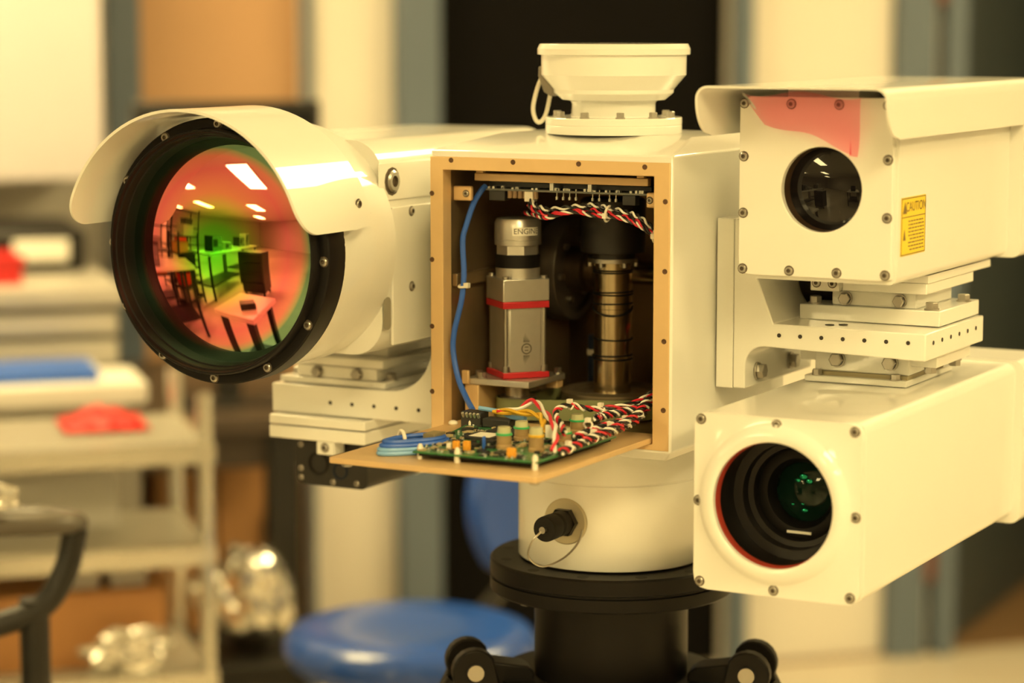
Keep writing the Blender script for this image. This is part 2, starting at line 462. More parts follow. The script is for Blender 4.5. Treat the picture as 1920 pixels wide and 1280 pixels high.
# top cap with bolted foot
bm = B(); lathe(bm, [(.03, 1.3912), (.0690, 1.3912), (.0693, 1.3920), (.0693, 1.3992), (.0689, 1.3996), (.0689, 1.4001), (.0693, 1.4005), (.0693, 1.4068), (.0687, 1.4075), (.03, 1.4075)], (0, 0, 0), seg=80)
foot = obj('cap_foot', bm, WHITE, head)
bm = B(); lathe(bm, [(.03, 1.4070), (.0440, 1.4070), (.0425, 1.4085), (.0425, 1.4210), (.0435, 1.4232), (.0460, 1.4245), (.0525, 1.4250), (.0608, 1.4318), (.0612, 1.4355), (.0736, 1.4500), (.0738, 1.4700), (.0776, 1.4704), (.0776, 1.4762), (.0752, 1.4812), (0, 1.4812)], (0, 0, 0), seg=24)
obj('top_cap', bm, WHITE, head, smooth=25, bev=.0006)
for k in range(10):
    a = radians(-61.6 + 4) + 2 * pi * k / 10
    place('bolt', BOLT_S, STEEL, foot, (.0585 * cos(a), .0585 * sin(a), 1.4075), (-pi / 2, 0, a))
bm = B(); prism(bm, [(-.0745, 1.432), (-.066, 1.427), (-.062, 1.434), (-.0745, 1.447), (-.0765, 1.458), (-.0805, 1.458), (-.0810, 1.448)], -.012, .004, 'xz')
tb = obj('tether_tab', bm, mat('grey_tab', (.22, .19, .15), .5), head, bev=.0015)
bm = B(); tube(bm, smooth_path([(-.0805, -.003, 1.448), (-.086, -.004, 1.434), (-.0905, -.004, 1.415), (-.087, -.004, 1.4025), (-.081, -.004, 1.4015), (-.075, -.004, 1.411), (-.071, -.003, 1.430), (-.070, -.002, 1.438)], 8), .0022, 8)
obj('tether_loop', bm, NYLON, tb)
# round hubs on both sides carry the arms
for sx in (-1, 1):
    bm = B(); cyl(bm, (sx * HX, .044, 1.235), (sx * .134, .044, 1.235), .075, 48); obj('tilt_hub', bm, WHITE, head)

# hinged lid of the bay, folded down to a tray
tray = thing('bay_lid', 'tan metal lid folded down in front of the open bay, under the green board', 'panel', (0, -.25, 1.10))
TZ = 1.107
bm = B(); prism(bm, rrect(-.1055, .111, -.3775, -.118, .004, 4), TZ - .0055, TZ, 'xy')
obj('lid_plate', bm, GOLD, tray, bev=.0008)
for x, y in ((-.088, -.372), (.104, -.368), (.104, -.128)):
    place('captive_screw', SCR, STEEL, tray, (x, y, TZ - .0055), R_DOWN, 1.2)

# ================================================================== BRACKETS
def arc(cx, cz, r, a0, a1, n=8): return [(cx + r * cos(radians(a0 + (a1 - a0) * i / n)), cz + r * sin(radians(a0 + (a1 - a0) * i / n))) for i in range(n + 1)]
rb = thing('camera_bracket', 'white angle bracket on the hub side between the two stacked box cameras', 'bracket', (.15, .04, 1.145))
obj('hub_plate', prism(B(), [(.134, 1.1453), (.152, 1.1453), (.152, 1.3126), (.134, 1.3126)], -.042, .13), WHITE, rb, bev=.001)
pr = [(.1524, 1.1458), (.1650, 1.1458)] + arc(.1850, 1.1685, .0200, 180, 90, 8) + [(.3492, 1.1842), (.3492, 1.2102), (.1945, 1.2115), (.1770, 1.2560), (.1650, 1.2900), (.1650, 1.3120), (.1524, 1.3120)]
arm = obj('arm', prism(B(), pr, -.042, .135), WHITE, rb, bev=.0012)
hole_me = bpy.data.meshes.new('threaded_hole'); bm = B(); lathe(bm, [(.0021, 0), (.0021, .0004), (.0016, .0002), (0, .0002)], (0, 0, 0), (0, -1, 0), 10); bm.to_mesh(hole_me); bm.free()
for k in range(7): place('threaded_hole', hole_me, INK, arm, (.2008 + .02188 * k, -.0423, 1.2006 + .0001 * k))
for k in range(6): place('threaded_hole', hole_me, INK, arm, (.3495, -.020 + .026 * k, 1.2000), R_RIGHT)
place('bolt', BOLT, STEEL, arm, (.1655, -.012, 1.160), R_RIGHT, 1.2)
place('bolt', BOLT, STEEL, arm, (.1655, .075, 1.160), R_RIGHT, 1.2)
for k, (x, y) in enumerate(((.245, -.022), (.256, -.014))):
    bm = B(); cyl(bm, (x, y, 1.2112), (x, y, 1.2117), .0045, 14); obj('bolt_hole', bm, INK, arm)
# stepped stack above the shelf
up = obj('upper_base', box(B(), .2000, .3445, .012, .134, 1.2112, 1.2262), WHITE, rb, bev=.001)
pd = obj('upper_riser', box(B(), .2310, .3185, .020, .126, 1.2262, 1.2420), WHITE, rb, bev=.0015)
bm = B(); box(bm, .2240, .3330, .006, .150, 1.2424, 1.2530); box(bm, .1935, .3350, .006, .20, 1.2532, 1.2610)
obj('upper_slide', bm, WHITE, rb, bev=.001)
for x in (.246, .302): place('bolt', BOLT, STEEL, pd, (x, .0185, 1.2335), R_FRONT, .95)
for x, y in ((.333, .022), (.337, .108), (.212, .025)): place('bolt', BOLT, STEEL, up, (x, y, 1.2262), R_UP)
cl = obj('slide_clamp', box(B(), .2180, .2480, -.006, .006, 1.2420, 1.2560), ALU, rb, bev=.001)
for x in (.2245, .2410): place('screw', SCR_S, STEEL, cl, (x, -.006, 1.2500), R_FRONT, 1.3)
bm = B(); cyl(bm, (.176, .07, 1.236), (.226, .07, 1.236), .018, 24); obj('cable_gland', bm, BLACKM, rb)
# stack below the shelf
lr = obj('lower_riser', box(B(), .2140, .3120, .020, .120, 1.1600, 1.1846), WHITE, rb, bev=.0015)
lt = obj('lower_flange', box(B(), .1960, .3380, .026, .130, 1.1690, 1.1850), WHITE, rb, bev=.001)
for x in (.2385, .2935): place('bolt', BOLT, STEEL, lr, (x, .0185, 1.1725), R_FRONT, 1.1)
for x, y in ((.326, .042), (.330, .105)): place('bolt', BOLT, STEEL, lt, (x, y, 1.1690), R_DOWN)
ls = obj('lower_base', box(B(), .2070, .3130, .010, .150, 1.1500, 1.1562), WHITE, rb, bev=.001)
obj('gasket', box(B(), .2120, .3110, .018, .128, 1.1562, 1.1600), mat('gasket_grey', (.35, .30, .18), .5), rb)
for x in (.219, .300): place('bolt', BOLT, STEEL, ls, (x, .0145, 1.1562), R_UP, .8)

lb = thing('sensor_bracket', 'white angle bracket under the thermal camera with a row of small holes', 'bracket', (-.25, .04, 1.055))
pr = [(-.1520, 1.0890), (-.3700, 1.0880), (-.3700, 1.1190), (-.2230, 1.1200)] + arc(-.2230, 1.1720, .0520, -90, 0, 10)[1:] + [(-.1695, 1.2400), (-.1650, 1.3120), (-.1520, 1.3120)]
la = obj('arm', prism(B(), pr, -.075, .135), WHITE, lb, bev=.0012)
obj('hub_plate', prism(B(), [(-.134, 1.1453), (-.152, 1.1453), (-.152, 1.3126), (-.134, 1.3126)], -.038, .13), WHITE, lb, bev=.001)
for k in range(5): place('threaded_hole', hole_me, INK, la, (-.2960 + .0272 * k, -.0753, 1.1025))
r1 = obj('riser_base', box(B(), -.3640, -.2320, -.068, .120, 1.1202, 1.1268), WHITE, lb, bev=.001)
r2 = obj('riser', box(B(), -.3450, -.2450, -.064, .120, 1.1268, 1.1400), WHITE, lb, bev=.0015)
obj('riser_flange', box(B(), -.3480, -.2360, -.066, .130, 1.1408, 1.1500), WHITE, lb, bev=.001)
for x in (-.318, -.268): place('bolt', BOLT, STEEL, r2, (x, -.0645, 1.1335), R_FRONT, .9)
obj('riser_cradle', box(B(), -.3300, -.2450, -.040, .12, 1.1500, 1.1698), WHITE, lb, bev=.0015)
for x, y in ((-.2385, -.045), (-.3550, -.045)): place('bolt', BOLT, STEEL, r1, (x, y, 1.1268), R_UP)
obj('lower_plate', box(B(), -.3645, -.2440, -.0900, .050, 1.0775, 1.0876), WHITE, lb, bev=.0015)
obj('lower_slide', box(B(), -.3645, -.2440, -.0900, .050, 1.0625, 1.0760), WHITE, lb, bev=.0015)
obj('slide_block', box(B(), -.306, -.284, -.088, -.0665, 1.0480, 1.0625), WHITE, lb, bev=.0015)
place('screw', SCR, STEEL, lb, (-.295, -.0882, 1.0560), R_FRONT)

# ================================================================== THERMAL CAMERA (big coated lens)
TC = Vector((-.281, 0, 1.282))
th = thing('thermal_camera', 'white barrel camera with large green and red coated lens and curved white hood', 'camera', (-.281, 0, 1.149))
bm = B(); lathe(bm, [(0, .2), (.118, .2), (.1225, .205), (.1225, .2695), (.1100, .2695), (.1100, .255), (0, .255)], TC, (0, -1, 0), 96)
obj('barrel', bm, WHITE, th)
bm = B(); prism(bm, rrect(-.388, -.1755, 1.1700, 1.3860, .035, 8), -.165, .20, 'xz'); obj('rear_housing', bm, WHITE, th, smooth=50)
bm = B(); lathe(bm, [(.1215, .164), (.1225, .205), (0, .205), (0, .164)], TC, (0, -1, 0), 64); obj('barrel_root', bm, WHITE, th)
# access cover and details on the housing's flank
cov = obj('side_cover', box(B(), -.1756, -.1722, -.150, .16, 1.180, 1.3190), WHITE, th, bev=.0012)
for y, z in ((-.113, 1.3130), (-.113, 1.2365), (.02, 1.3130), (.02, 1.2365)): place('screw', SCR, STEEL, cov, (-.1722, y, z), R_RIGHT)
bm = B(); box(bm, -.1757, -.1738, -.172, .16, 1.326, 1.3640); fl = obj('upper_cover', bm, WHITE, th, bev=.0012)
place('bolt', screw_mesh(.0115, .004), STEEL, fl, (-.1738, -.148, 1.3450), R_RIGHT)
bm = B(); prism(bm, [(a, b) for a, b in rrect(-.168, -.155, 1.197, 1.230, .0055, 4)], -.1723, -.1715, 'yz'); obj('slot', bm, mat('slot_shadow', (.30, .28, .22), .6), cov)
# black lens ring
bm = B()
lathe(bm, [(.1225, .270), (.1285, .270), (.1295, .272), (.1295, .2985), (.1280, .3000), (.1198, .3005), (.1192, .3105), (.1182, .3120), (.1165, .3120), (.1155, .3080), (.1140, .3072), (.1128, .2990), (.1115, .2982), (.1100, .2880), (.1090, .2850), (.1010, .2600), (.1225, .2600)], TC, (0, -1, 0), 112, closed_profile=True)
ringo = obj('lens_ring', bm, BLACK, th)
for k in range(12):
    a = radians(-2 + 30 * k)
    place('screw', SCR, STEEL, ringo, (TC.x + .1237 * cos(a), -.3004, TC.z + .1237 * sin(a)))
# coated front lens: a spherical cap, its multilayer coating changes tone from centre to rim
LENS = bpy.data.materials.new('coated_lens'); LENS.use_nodes = True
nt = LENS.node_tree; b = nt.nodes['Principled BSDF']
tc = nt.nodes.new('ShaderNodeTexCoord'); mp = nt.nodes.new('ShaderNodeMapping'); mp.vector_type = 'POINT'
mp.inputs['Location'].default_value = (0, 0, -(TC.z - 1.149)); nt.links.new(tc.outputs['Object'], mp.inputs[0])
mp2 = nt.nodes.new('ShaderNodeMapping'); mp2.inputs['Scale'].default_value = (10, 0, 10); nt.links.new(mp.outputs[0], mp2.inputs[0])
nz = nt.nodes.new('ShaderNodeTexNoise'); nz.inputs['Scale'].default_value = 9; nt.links.new(tc.outputs['Object'], nz.inputs['Vector'])
ln = nt.nodes.new('ShaderNodeVectorMath'); ln.operation = 'LENGTH'; nt.links.new(mp2.outputs[0], ln.inputs[0])
ad = nt.nodes.new('ShaderNodeMath'); ad.operation = 'MULTIPLY_ADD'; ad.inputs[1].default_value = .10; nt.links.new(nz.outputs['Fac'], ad.inputs[0])
sb = nt.nodes.new('ShaderNodeMath'); sb.operation = 'SUBTRACT'; sb.inputs[1].default_value = .05; nt.links.new(ln.outputs['Value'], sb.inputs[0]); nt.links.new(sb.outputs[0], ad.inputs[2])
rp = nt.nodes.new('ShaderNodeValToRGB'); cr = rp.color_ramp
cr.elements[0].position = 0.0; cr.elements[0].color = (.12, 1.0, .03, 1)
cr.elements[1].position = 1.0; cr.elements[1].color = (.20, .36, .24, 1)
for ps, c in ((.25, (.26, .85, .05)), (.42, (.62, .58, .10)), (.58, (.92, .32, .20)), (.80, (.95, .20, .24)), (.92, (.90, .28, .24)), (.98, (.45, .42, .24))):
    e = cr.elements.new(ps); e.color = (*c, 1)
nt.links.new(ad.outputs[0], rp.inputs[0]); nt.links.new(rp.outputs[0], b.inputs['Base Color'])
b.inputs['Metallic'].default_value = 1.0; b.inputs['Roughness'].default_value = .015
Rm = .38; bm = B(); pf = []
for i in range(29):
    r = .1092 * i / 28; pf.append((r, .2855 + sqrt(Rm * Rm - r * r) - sqrt(Rm * Rm - .1092 ** 2)))
lathe(bm, pf + [(.1092, .262), (0, .262)], TC, (0, -1, 0), 112)
obj('front_lens', bm, LENS, th, smooth=60)
# hood: curved sheet over the upper half
HR, HT_ = .1395, .0028
def hood_front(t): return -.3590
bm = B()
N = 60; a0, a1 = radians(10), radians(170)
rows = []
def yl(a):   # rounded lower front and rear corners
    e = min(a - a0, a1 - a) * HR; rr = .030
    k = 0 if e >= rr else rr - sqrt(max(0, rr * rr - (rr - e) ** 2))
    return -.3590 + k, -.232 - k
NY = 6
for i in range(N + 1):
    s_ = i / N; s_ = .5 - .5 * cos(pi * s_) if True else s_
    a = a0 + (a1 - a0) * s_; f_, r_ = yl(a)
    rows.append([(bm.verts.new((TC.x + HR * cos(a), f_ + (r_ - f_) * k / NY, TC.z + HR * sin(a))), bm.verts.new((TC.x + (HR - HT_) * cos(a), f_ + (r_ - f_) * k / NY, TC.z + (HR - HT_) * sin(a)))) for k in range(NY + 1)])
for A, D in zip(rows, rows[1:]):
    for k in range(NY):
        bm.faces.new((A[k][0], A[k + 1][0], D[k + 1][0], D[k][0])); bm.faces.new((A[k][1], D[k][1], D[k + 1][1], A[k + 1][1]))
    bm.faces.new((A[0][0], D[0][0], D[0][1], A[0][1])); bm.faces.new((A[NY][0], A[NY][1], D[NY][1], D[NY][0]))
for A in (rows[0], rows[-1]):
    for k in range(NY): bm.faces.new((A[k][0], A[k][1], A[k + 1][1], A[k + 1][0]))
bmesh.ops.remove_doubles(bm, verts=bm.verts, dist=1e-6)
hood = obj('sun_hood', bm, WHITE, th, smooth=50)
for a in (20, 160):
    a = radians(a); place('screw', SCR, STEEL, hood, (TC.x + HR * cos(a), -.250, TC.z + HR * sin(a)), (0, pi / 2 - a + (0 if a < 1.5 else 0) - pi / 2, pi / 2) if a < 1.5 else (0, 0, -pi / 2))
for a in (30, 90, 150):
    a = radians(a); bm = B(); cyl(bm, TC + Vector((.121 * cos(a), -.25, .121 * sin(a))), TC + Vector((.138 * cos(a), -.25, .138 * sin(a))), .005, 12); obj('hood_standoff', bm, STEEL, hood)

# ================================================================== UPPER BOX CAMERA
uc = thing('daylight_camera', 'white box camera with flat sun shield, dark round lens and yellow caution sticker', 'camera', (.266, .05, 1.261))
UX0, UX1, UZ0, UZ1, UY = .190, .341, 1.267, 1.434, -.120
LC = (.272, 1.3490)
bm = B(); holed_plate(bm, UX0, UX1, UZ0, UZ1, .004, UY, UY + .008, LC, .0395, 72)
fp = obj('front_plate', bm, WHITE, uc, bev=.0008)
bm = B()
prism(bm, rrect(UX0 + .001, UX1 + .003, UZ0 - .004, UZ1 - .002, .008, 5), UY + .008, .225, 'xz')
bx = obj('case', bm, WHITE, uc, smooth=40)
bm = B(); cyl(bm, (LC[0], -.2, LC[1]), (LC[0], .0, LC[1]), .044, 64); cut(bx, bm)
bm = B(); prism(bm, rrect(UX0 - .006, UX1 + .018, UZ0 - .006, UZ1 - .004, .010, 5), .225, .30, 'xz'); obj('rear_cap', bm, WHITE, uc, smooth=40)
bm = B(); lathe(bm, [(.0440, .01), (.0440, .1115), (.0395, .1120), (.0385, .105), (.0385, .01)], (LC[0], 0, LC[1]), (0, -1, 0), 64, closed_profile=True); obj('lens_tube', bm, mat('copper_rim', (.055, .032, .018), .3, .2), uc)
bm = B(); pf = [(.0385 * i / 12, .101 + .5 * (1 - (i / 12) ** 2) * .010) for i in range(13)]
lathe(bm, pf + [(.0385, .02), (0, .02)], (LC[0], 0, LC[1]), (0, -1, 0), 64)
obj('lens', bm, mat('dark_lens', (.006, .005, .006), .03, 0, var=.2, spec=.5), uc, smooth=60)
for x in (UX0 + .0045, UX0 + .0515, UX0 + .0985, UX1 - .0055):
    for z in (UZ0 + .0055, UZ1 - .0065): place('screw', SCR, STEEL, fp, (x, UY, z), R_FRONT, .95)
for z in (1.325, 1.378):
    for x in (UX0 + .0045, UX1 - .0045): place('screw', SCR, STEEL, fp, (x, UY, z), R_FRONT, .95)
# sun shield: folded sheet with turned down sides
SX0, SX1, SZ, SY0, SY1 = .1735, .3590, 1.4450, -.186, .30
def shield_profile(t):
    rr = .012; r2 = rr - t; o_ = []
    x0, x1, zt, zb = SX0 + t, SX1 - t, SZ - t, 1.3985
    o_.append((x0, zb)); o_ += [(x0 + r2 + r2 * cos(a), zt - r2 + r2 * sin(a)) for a in [pi - pi / 2 * i / 6 for i in range(7)]]
    o_ += [(x1 - r2 + r2 * cos(a), zt - r2 + r2 * sin(a)) for a in [pi / 2 - pi / 2 * i / 6 for i in range(7)]]; o_.append((x1, zb)); return o_
bm = B(); A_, D_ = shield_profile(0), shield_profile(.0022)
def fy(z, side):   # front corners rounded off on the turned down flaps
    rr = .034; e = z - 1.3985
    return SY0 if e >= rr else SY0 + rr - sqrt(max(0, rr * rr - (rr - e) ** 2))
def dense(P):
    out = []
    for i, (a, b_) in enumerate(zip(P, P[1:])):
        n = 10 if i in (0, len(P) - 2) else 1
        out += [(a[0] + (b_[0] - a[0]) * k / n, a[1] + (b_[1] - a[1]) * k / n) for k in range(n)]
    out.append(P[-1]); return out
A_, D_ = dense(A_), dense(D_)
L = [[bm.verts.new((x, fy(z, 0), z)) for x, z in A_], [bm.verts.new((x, SY1, z)) for x, z in A_], [bm.verts.new((x, SY1, z)) for x, z in D_], [bm.verts.new((x, fy(z, 0), z)) for x, z in D_]]
L.append(L[0])
for P, Q in zip(L, L[1:]):
    for i in range(len(P) - 1): bm.faces.new((P[i], P[i + 1], Q[i + 1], Q[i]))
for i in (0, -1): bm.faces.new([L[k][i] for k in range(4)])
obj('sun_shield', bm, WHITE, uc, smooth=40)
bm = B(); box(bm, .23, .30, -.10, .20, UZ1 - .003, SZ - .002); obj('shield_spacer', bm, WHITE, uc)
# caution sticker on the flank
sx = UX1 + .0031
st = obj('caution_sticker', prism(B(), rrect(-.104, -.036, 1.2885, 1.3425, .0015, 3), sx, sx + .0004, 'yz'), YELLOW, uc)
st.data.shade_flat()
MY = lambda y, z: Matrix(((0, 0, 1, sx + .0007), (1, 0, 0, y), (0, 1, 0, z), (0, 0, 0, 1)))
obj('lettering', xf(text_mesh('CAUTION', .0125), MY(-.0640, 1.3330)), INKF, st, smooth=0)
bm = B(); box(bm, sx + .0004, sx + .0007, -.103, -.037, 1.3238, 1.3246)
for a in ((-.103, -.037, 1.3410, 1.3418), (-.103, -.037, 1.2892, 1.2900), (-.103, -.1024, 1.2892, 1.3418), (-.0376, -.037, 1.2892, 1.3418)): box(bm, sx + .0004, sx + .0007, *a)
obj('border', bm, INKF, st)
bm = B(); prism(bm, [(-.1000, 1.3275), (-.0895, 1.3275), (-.0948, 1.3385)], sx + .0004, sx + .0007, 'yz'); prism(bm, [(-.0985, 1.303), (-.0915, 1.303), (-.095, 1.313)], sx + .0004, sx + .0007, 'yz'); obj('warning_triangle', bm, INKF, st)
bm = B(); rr_ = random.Random(3)
for k in range(9):
    z = 1.3200 - k * .0033; y = -.084 + (.004 if k in (5, 8) else 0)
    while y < -.044:
        w_ = rr_.uniform(.003, .009); box(bm, sx + .0004, sx + .0006, y, min(y + w_, -.041), z - .0006, z + .0006); y += w_ + .0016
obj('fine_print', bm, INKF, st)
# pink protective film tucked under the shield
FILM = bpy.data.materials.new('pink_film'); FILM.use_nodes = True; nt = FILM.node_tree; nt.nodes.clear()
out = nt.nodes.new('ShaderNodeOutputMaterial'); tr = nt.nodes.new('ShaderNodeBsdfTransparent'); tr.inputs[0].default_value = (1, .60, .68, 1)
tl = nt.nodes.new('ShaderNodeBsdfDiffuse'); tl.inputs[0].default_value = (1, .30, .34, 1); gl = nt.nodes.new('ShaderNodeBsdfGlossy'); gl.inputs['Roughness'].default_value = .15
m1 = nt.nodes.new('ShaderNodeMixShader'); m1.inputs[0].default_value = .12; nt.links.new(tr.outputs[0], m1.inputs[1]); nt.links.new(tl.outputs[0], m1.inputs[2])
lw = nt.nodes.new('ShaderNodeLayerWeight'); lw.inputs[0].default_value = .03; m2 = nt.nodes.new('ShaderNodeMixShader')
nz = nt.nodes.new('ShaderNodeTexNoise'); nz.inputs['Scale'].default_value = 25; bp = nt.nodes.new('ShaderNodeBump'); bp.inputs['Strength'].default_value = .2; nt.links.new(nz.outputs['Fac'], bp.inputs['Height']); nt.links.new(bp.outputs[0], gl.inputs['Normal'])
nt.links.new(lw.outputs['Fresnel'], m2.inputs[0]); nt.links.new(m1.outputs[0], m2.inputs[1]); nt.links.new(gl.outputs[0], m2.inputs[2]); nt.links.new(m2.outputs[0], out.inputs[0])
film = B(); NX, NZ = 26, 12
g = []
for i in range(NX + 1):
    u = i / NX; col = []
    for k in range(NZ + 1):
        v = k / NZ
        x = .2020 + .116 * u; drop = .024 + .030 * u - .012 * max(0, 1 - u * 9)
        if u > .93: drop *= 1
        zt = 1.4385 - .003 * u - .003 * sin(u * 9)
        y = -.128 - .020 * (1 - v) ** 2 * (1 + .3 * sin(5 * u)) - .003 * sin(7 * u + 4 * v)
        col.append(film.verts.new((x + .004 * v * sin(4 * u) - (.006 * v if u > .9 else 0), y, zt - drop * v)))
    g.append(col)
for A, D in zip(g, g[1:]):
    for k in range(NZ): film.faces.new((A[k], A[k + 1], D[k + 1], D[k]))
fo = obj('protective_film', film, FILM, None, smooth=80, org=(.256, -.13, 1.40))
tag(fo, 'pink translucent plastic film hanging under the sun shield over the white box camera', 'film')


# ================================================================== LOWER BOX CAMERA
lc = thing('zoom_camera', 'white box camera with a large deep dark lens opening, below the bracket shelf', 'camera', (.272, -.05, .98))
X0, X1, Z0, Z1, Y0 = .1915, .3530, .9855, 1.1500, -.220
LC2 = (.2705, 1.0700)
bm = B(); holed_plate(bm, X0, X1, Z0, Z1, .012, Y0, Y0 + .010, LC2, .0580, 96, [(.0745, Y0), (.0725, Y0 - .0015), (.0690, Y0 - .0042), (.0640, Y0 - .0058), (.0592, Y0 - .0058), (.0580, Y0 - .0048)])
fp = obj('front_plate', bm, WHITE, lc, smooth=50)
bm = B(); prism(bm, rrect(X0 + .001, X1 + .0005, Z0 + .001, Z1 - .0005, .010, 6), Y0 + .010, .235, 'xz'); bx = obj('case', bm, WHITE, lc, smooth=40)
bm = B(); cyl(bm, (LC2[0], -.3, LC2[1]), (LC2[0], -.06, LC2[1]), .066, 72); cut(bx, bm)
bm = B(); prism(bm, rrect(X0 - .008, X1 + .010, Z0 - .006, Z1 + .002, .012, 6), .235, .32, 'xz'); obj('rear_cap', bm, WHITE, lc, smooth=40)
for x, z in ((X0 + .0065, Z1 - .0065), (.272, Z1 - .0062), (X1 - .0065, Z1 - .0070), (X0 + .0045, 1.068), (X1 - .0045, 1.066), (X0 + .0065, Z0 + .0070), (.271, Z0 + .0060), (X1 - .0085, Z0 + .0070)):
    place('screw', SCR, STEEL, fp, (x, Y0, z), R_FRONT, .95)
c = (LC2[0], 0, LC2[1])
bm = B(); lathe(bm, [(.0590, .2180), (.0580, .2195), (.0570, .2180), (.0570, .2100), (.0590, .2100)], c, (0, -1, 0), 96, closed_profile=True); obj('red_seal', bm, mat('red_seal', (.30, .035, .02), .4), lc)
bm = B(); lathe(bm, [(.0655, .140), (.0655, .2060), (.0600, .2060), (.0585, .2000), (.0585, .1760), (.0500, .1745), (.0490, .1640), (.0440, .1630), (.0430, .1560), (.0400, .140)], c, (0, -1, 0), 80, closed_profile=True)
obj('lens_barrel', bm, mat('lens_barrel_black', (.008, .0065, .006), .4, var=.2, spec=.3), lc)
bm = B(); lathe(bm, [(.0430, .1560), (.0400, .1572), (.0330, .1560), (.0285, .1500), (.0280, .138), (.0430, .138)], c, (0, -1, 0), 64, closed_profile=True); obj('inner_ring', bm, BLACK, lc)
GL = mat('green_tinted_glass', (.004, .018, .012), .05, var=.4, spec=.3)
pf = [(.0282 * i / 12, .1440 + (1 - (i / 12) ** 2) * .007) for i in range(13)]
bm = B(); lathe(bm, pf + [(.0282, .138), (0, .138)], c, (0, -1, 0), 56); lens2 = obj('lens', bm, GL, lc, smooth=60)
gm = mat('inner_element', (.02, .35, .20), .08, .9)
for dx, dz, r in ((.000, .0150, .0050), (.006, .0110, .0042), (-.005, .0110, .0030), (.002, -.0170, .0036), (-.010, -.0120, .0018), (.000, -.0110, .0018)):
    bm = B(); bmesh.ops.create_uvsphere(bm, u_segments=12, v_segments=8, radius=r); bmesh.ops.scale(bm, vec=(1, .25, .6), verts=bm.verts); bmesh.ops.translate(bm, vec=(c[0] + dx, -.1500, c[2] + dz), verts=bm.verts)
    obj('inner_element', bm, gm, lens2)
bm = B(); box(bm, c[0] - .012, c[0] + .012, -.1585, -.1565, c[2] - .0375, c[2] - .0352); obj('index_mark', bm, PAPER, lc)

# ================================================================== SMALL BLACK CAMERA UNDER THE LEFT BRACKET
bc = thing('spotter_camera', 'small black faced camera hung below the thermal camera, with two round windows', 'camera', (-.30, 0, 1.0))
BX0, BX1, BZ0, BZ1, BY = -.3470, -.2585, 1.0090, 1.0580, -.062
bm = B(); prism(bm, rrect(BX0, BX1, BZ0, BZ1, .008, 4), BY, .050, 'xz'); obj('front_block', bm, mat('black_block', (.010, .008, .006), .5), bc, smooth=40)
bm = B(); prism(bm, rrect(BX0, BX1 + .001, BZ0 - .001, BZ1 - .0005, .008, 4), .050, .19, 'xz'); obj('rear_block', bm, WHITE, bc, smooth=40)
for x, z, r, m_ in ((-.3200, 1.0330, .0125, mat('iris_black', (.008, .007, .006), .15)), (-.2920, 1.0270, .0090, mat('blue_window', (.006, .014, .035), .12))):
    bm = B(); lathe(bm, [(0, .0615), (r * .8, .0615), (r * .82, .0635), (r, .0635), (r, .0600)], (x, 0, z), (0, -1, 0), 32); obj('window', bm, m_, bc)
for x, z in ((-.3425, 1.0520), (-.3425, 1.0260), (-.3425, 1.0160), (-.3020, 1.0140), (-.2720, 1.0150), (-.2650, 1.0520)): place('screw', SCR_S, STEEL, bc, (x, BY, z))

# ================================================================== INSIDE THE BAY
sm = thing('servo_motor', 'silver upright servo motor with red bands standing inside the open bay', 'motor', (-.074, -.068, 1.1464))
MM = Matrix.Translation((-.074, -.068, 0)) @ Matrix.Rotation(radians(49), 4, 'Z')
mo = (-.074, -.068, 0)
obj('body', xf(prism(B(), [(-.0225, -.0215), (-.0165, -.0215), (-.0165, -.0225), (.0165, -.0225), (.0165, -.0215), (.0225, -.0215), (.0225, -.0165), (.0225, .0225), (-.0225, .0225)], 1.1523, 1.2175, 'xy'), MM), ALU, sm, bev=.0008)
obj('red_band', box(B(), -.025, .025, -.025, .025, 1.2172, 1.2240, MM), RED, sm, bev=.0008)
obj('red_base', box(B(), -.025, .025, -.025, .025, 1.1464, 1.1524, MM), RED, sm, bev=.0008)
fb = obj('end_block', box(B(), -.025, .025, -.025, .025, 1.2240, 1.2470, MM), ALU, sm, bev=.001)
for sx in (-1, 1):
    for sy in (-1, 1):
        p = MM @ Vector((sx * .0205, sy * .0205, 0))
        bm = B(); cyl(bm, (p.x, p.y, 1.1524), (p.x, p.y, 1.2172), .0022, 12); rod = obj('tie_rod', bm, STEEL, sm)
        bm = B(); cyl(bm, (p.x, p.y, 1.1524), (p.x, p.y, 1.1585), .0038, 12); obj('nut', bm, STEEL, rod)
        bm = B(); cyl(bm, (p.x, p.y, 1.2470), (p.x, p.y, 1.2498), .0035, 12); obj('bolt_head', bm, STEEL, fb)
bm = B(); lathe(bm, [(0, 1.2470), (.0225, 1.2470), (.0225, 1.2575), (.018, 1.2575), (0, 1.2575)], mo, seg=48); obj('collar', bm, ALU, sm)
bm = B(); lathe(bm, [(0, 1.2572), (.0228, 1.2572), (.0228, 1.2705), (0, 1.2705)], mo, seg=48); obj('black_ring', bm, BLACK, sm)
bm = B(); lathe(bm, [(0, 1.2705), (.0222, 1.2705), (.0222, 1.2795), (0, 1.2795)], mo, seg=8); obj('nut_ring', bm, ALU, sm)
bm = B(); lathe(bm, [(0, 1.2795), (.0237, 1.2800), (.0237, 1.2850), (.0233, 1.2853), (.0233, 1.2858), (.0237, 1.2861), (.0237, 1.2905), (.0237, 1.3020), (.0215, 1.3065), (.016, 1.3072), (0, 1.3072)], mo, seg=56); enc = obj('encoder_can', bm, ALU, sm)
az0 = radians(-64 + 24); AZW = .85
def wrap(bm, az, r, z):
    for v in bm.verts:
        a = az + v.co.x / r; rr = r + v.co.z; v.co = Vector((mo[0] + rr * cos(a), mo[1] + rr * sin(a), z + v.co.y))
    return bm
bm = B(); n = 14
for k in range(n + 1):
    x = -.0145 + .029 * k / n
    bm.verts.new((x, -.0042, .00015)); bm.verts.new((x, .0042, .00015))
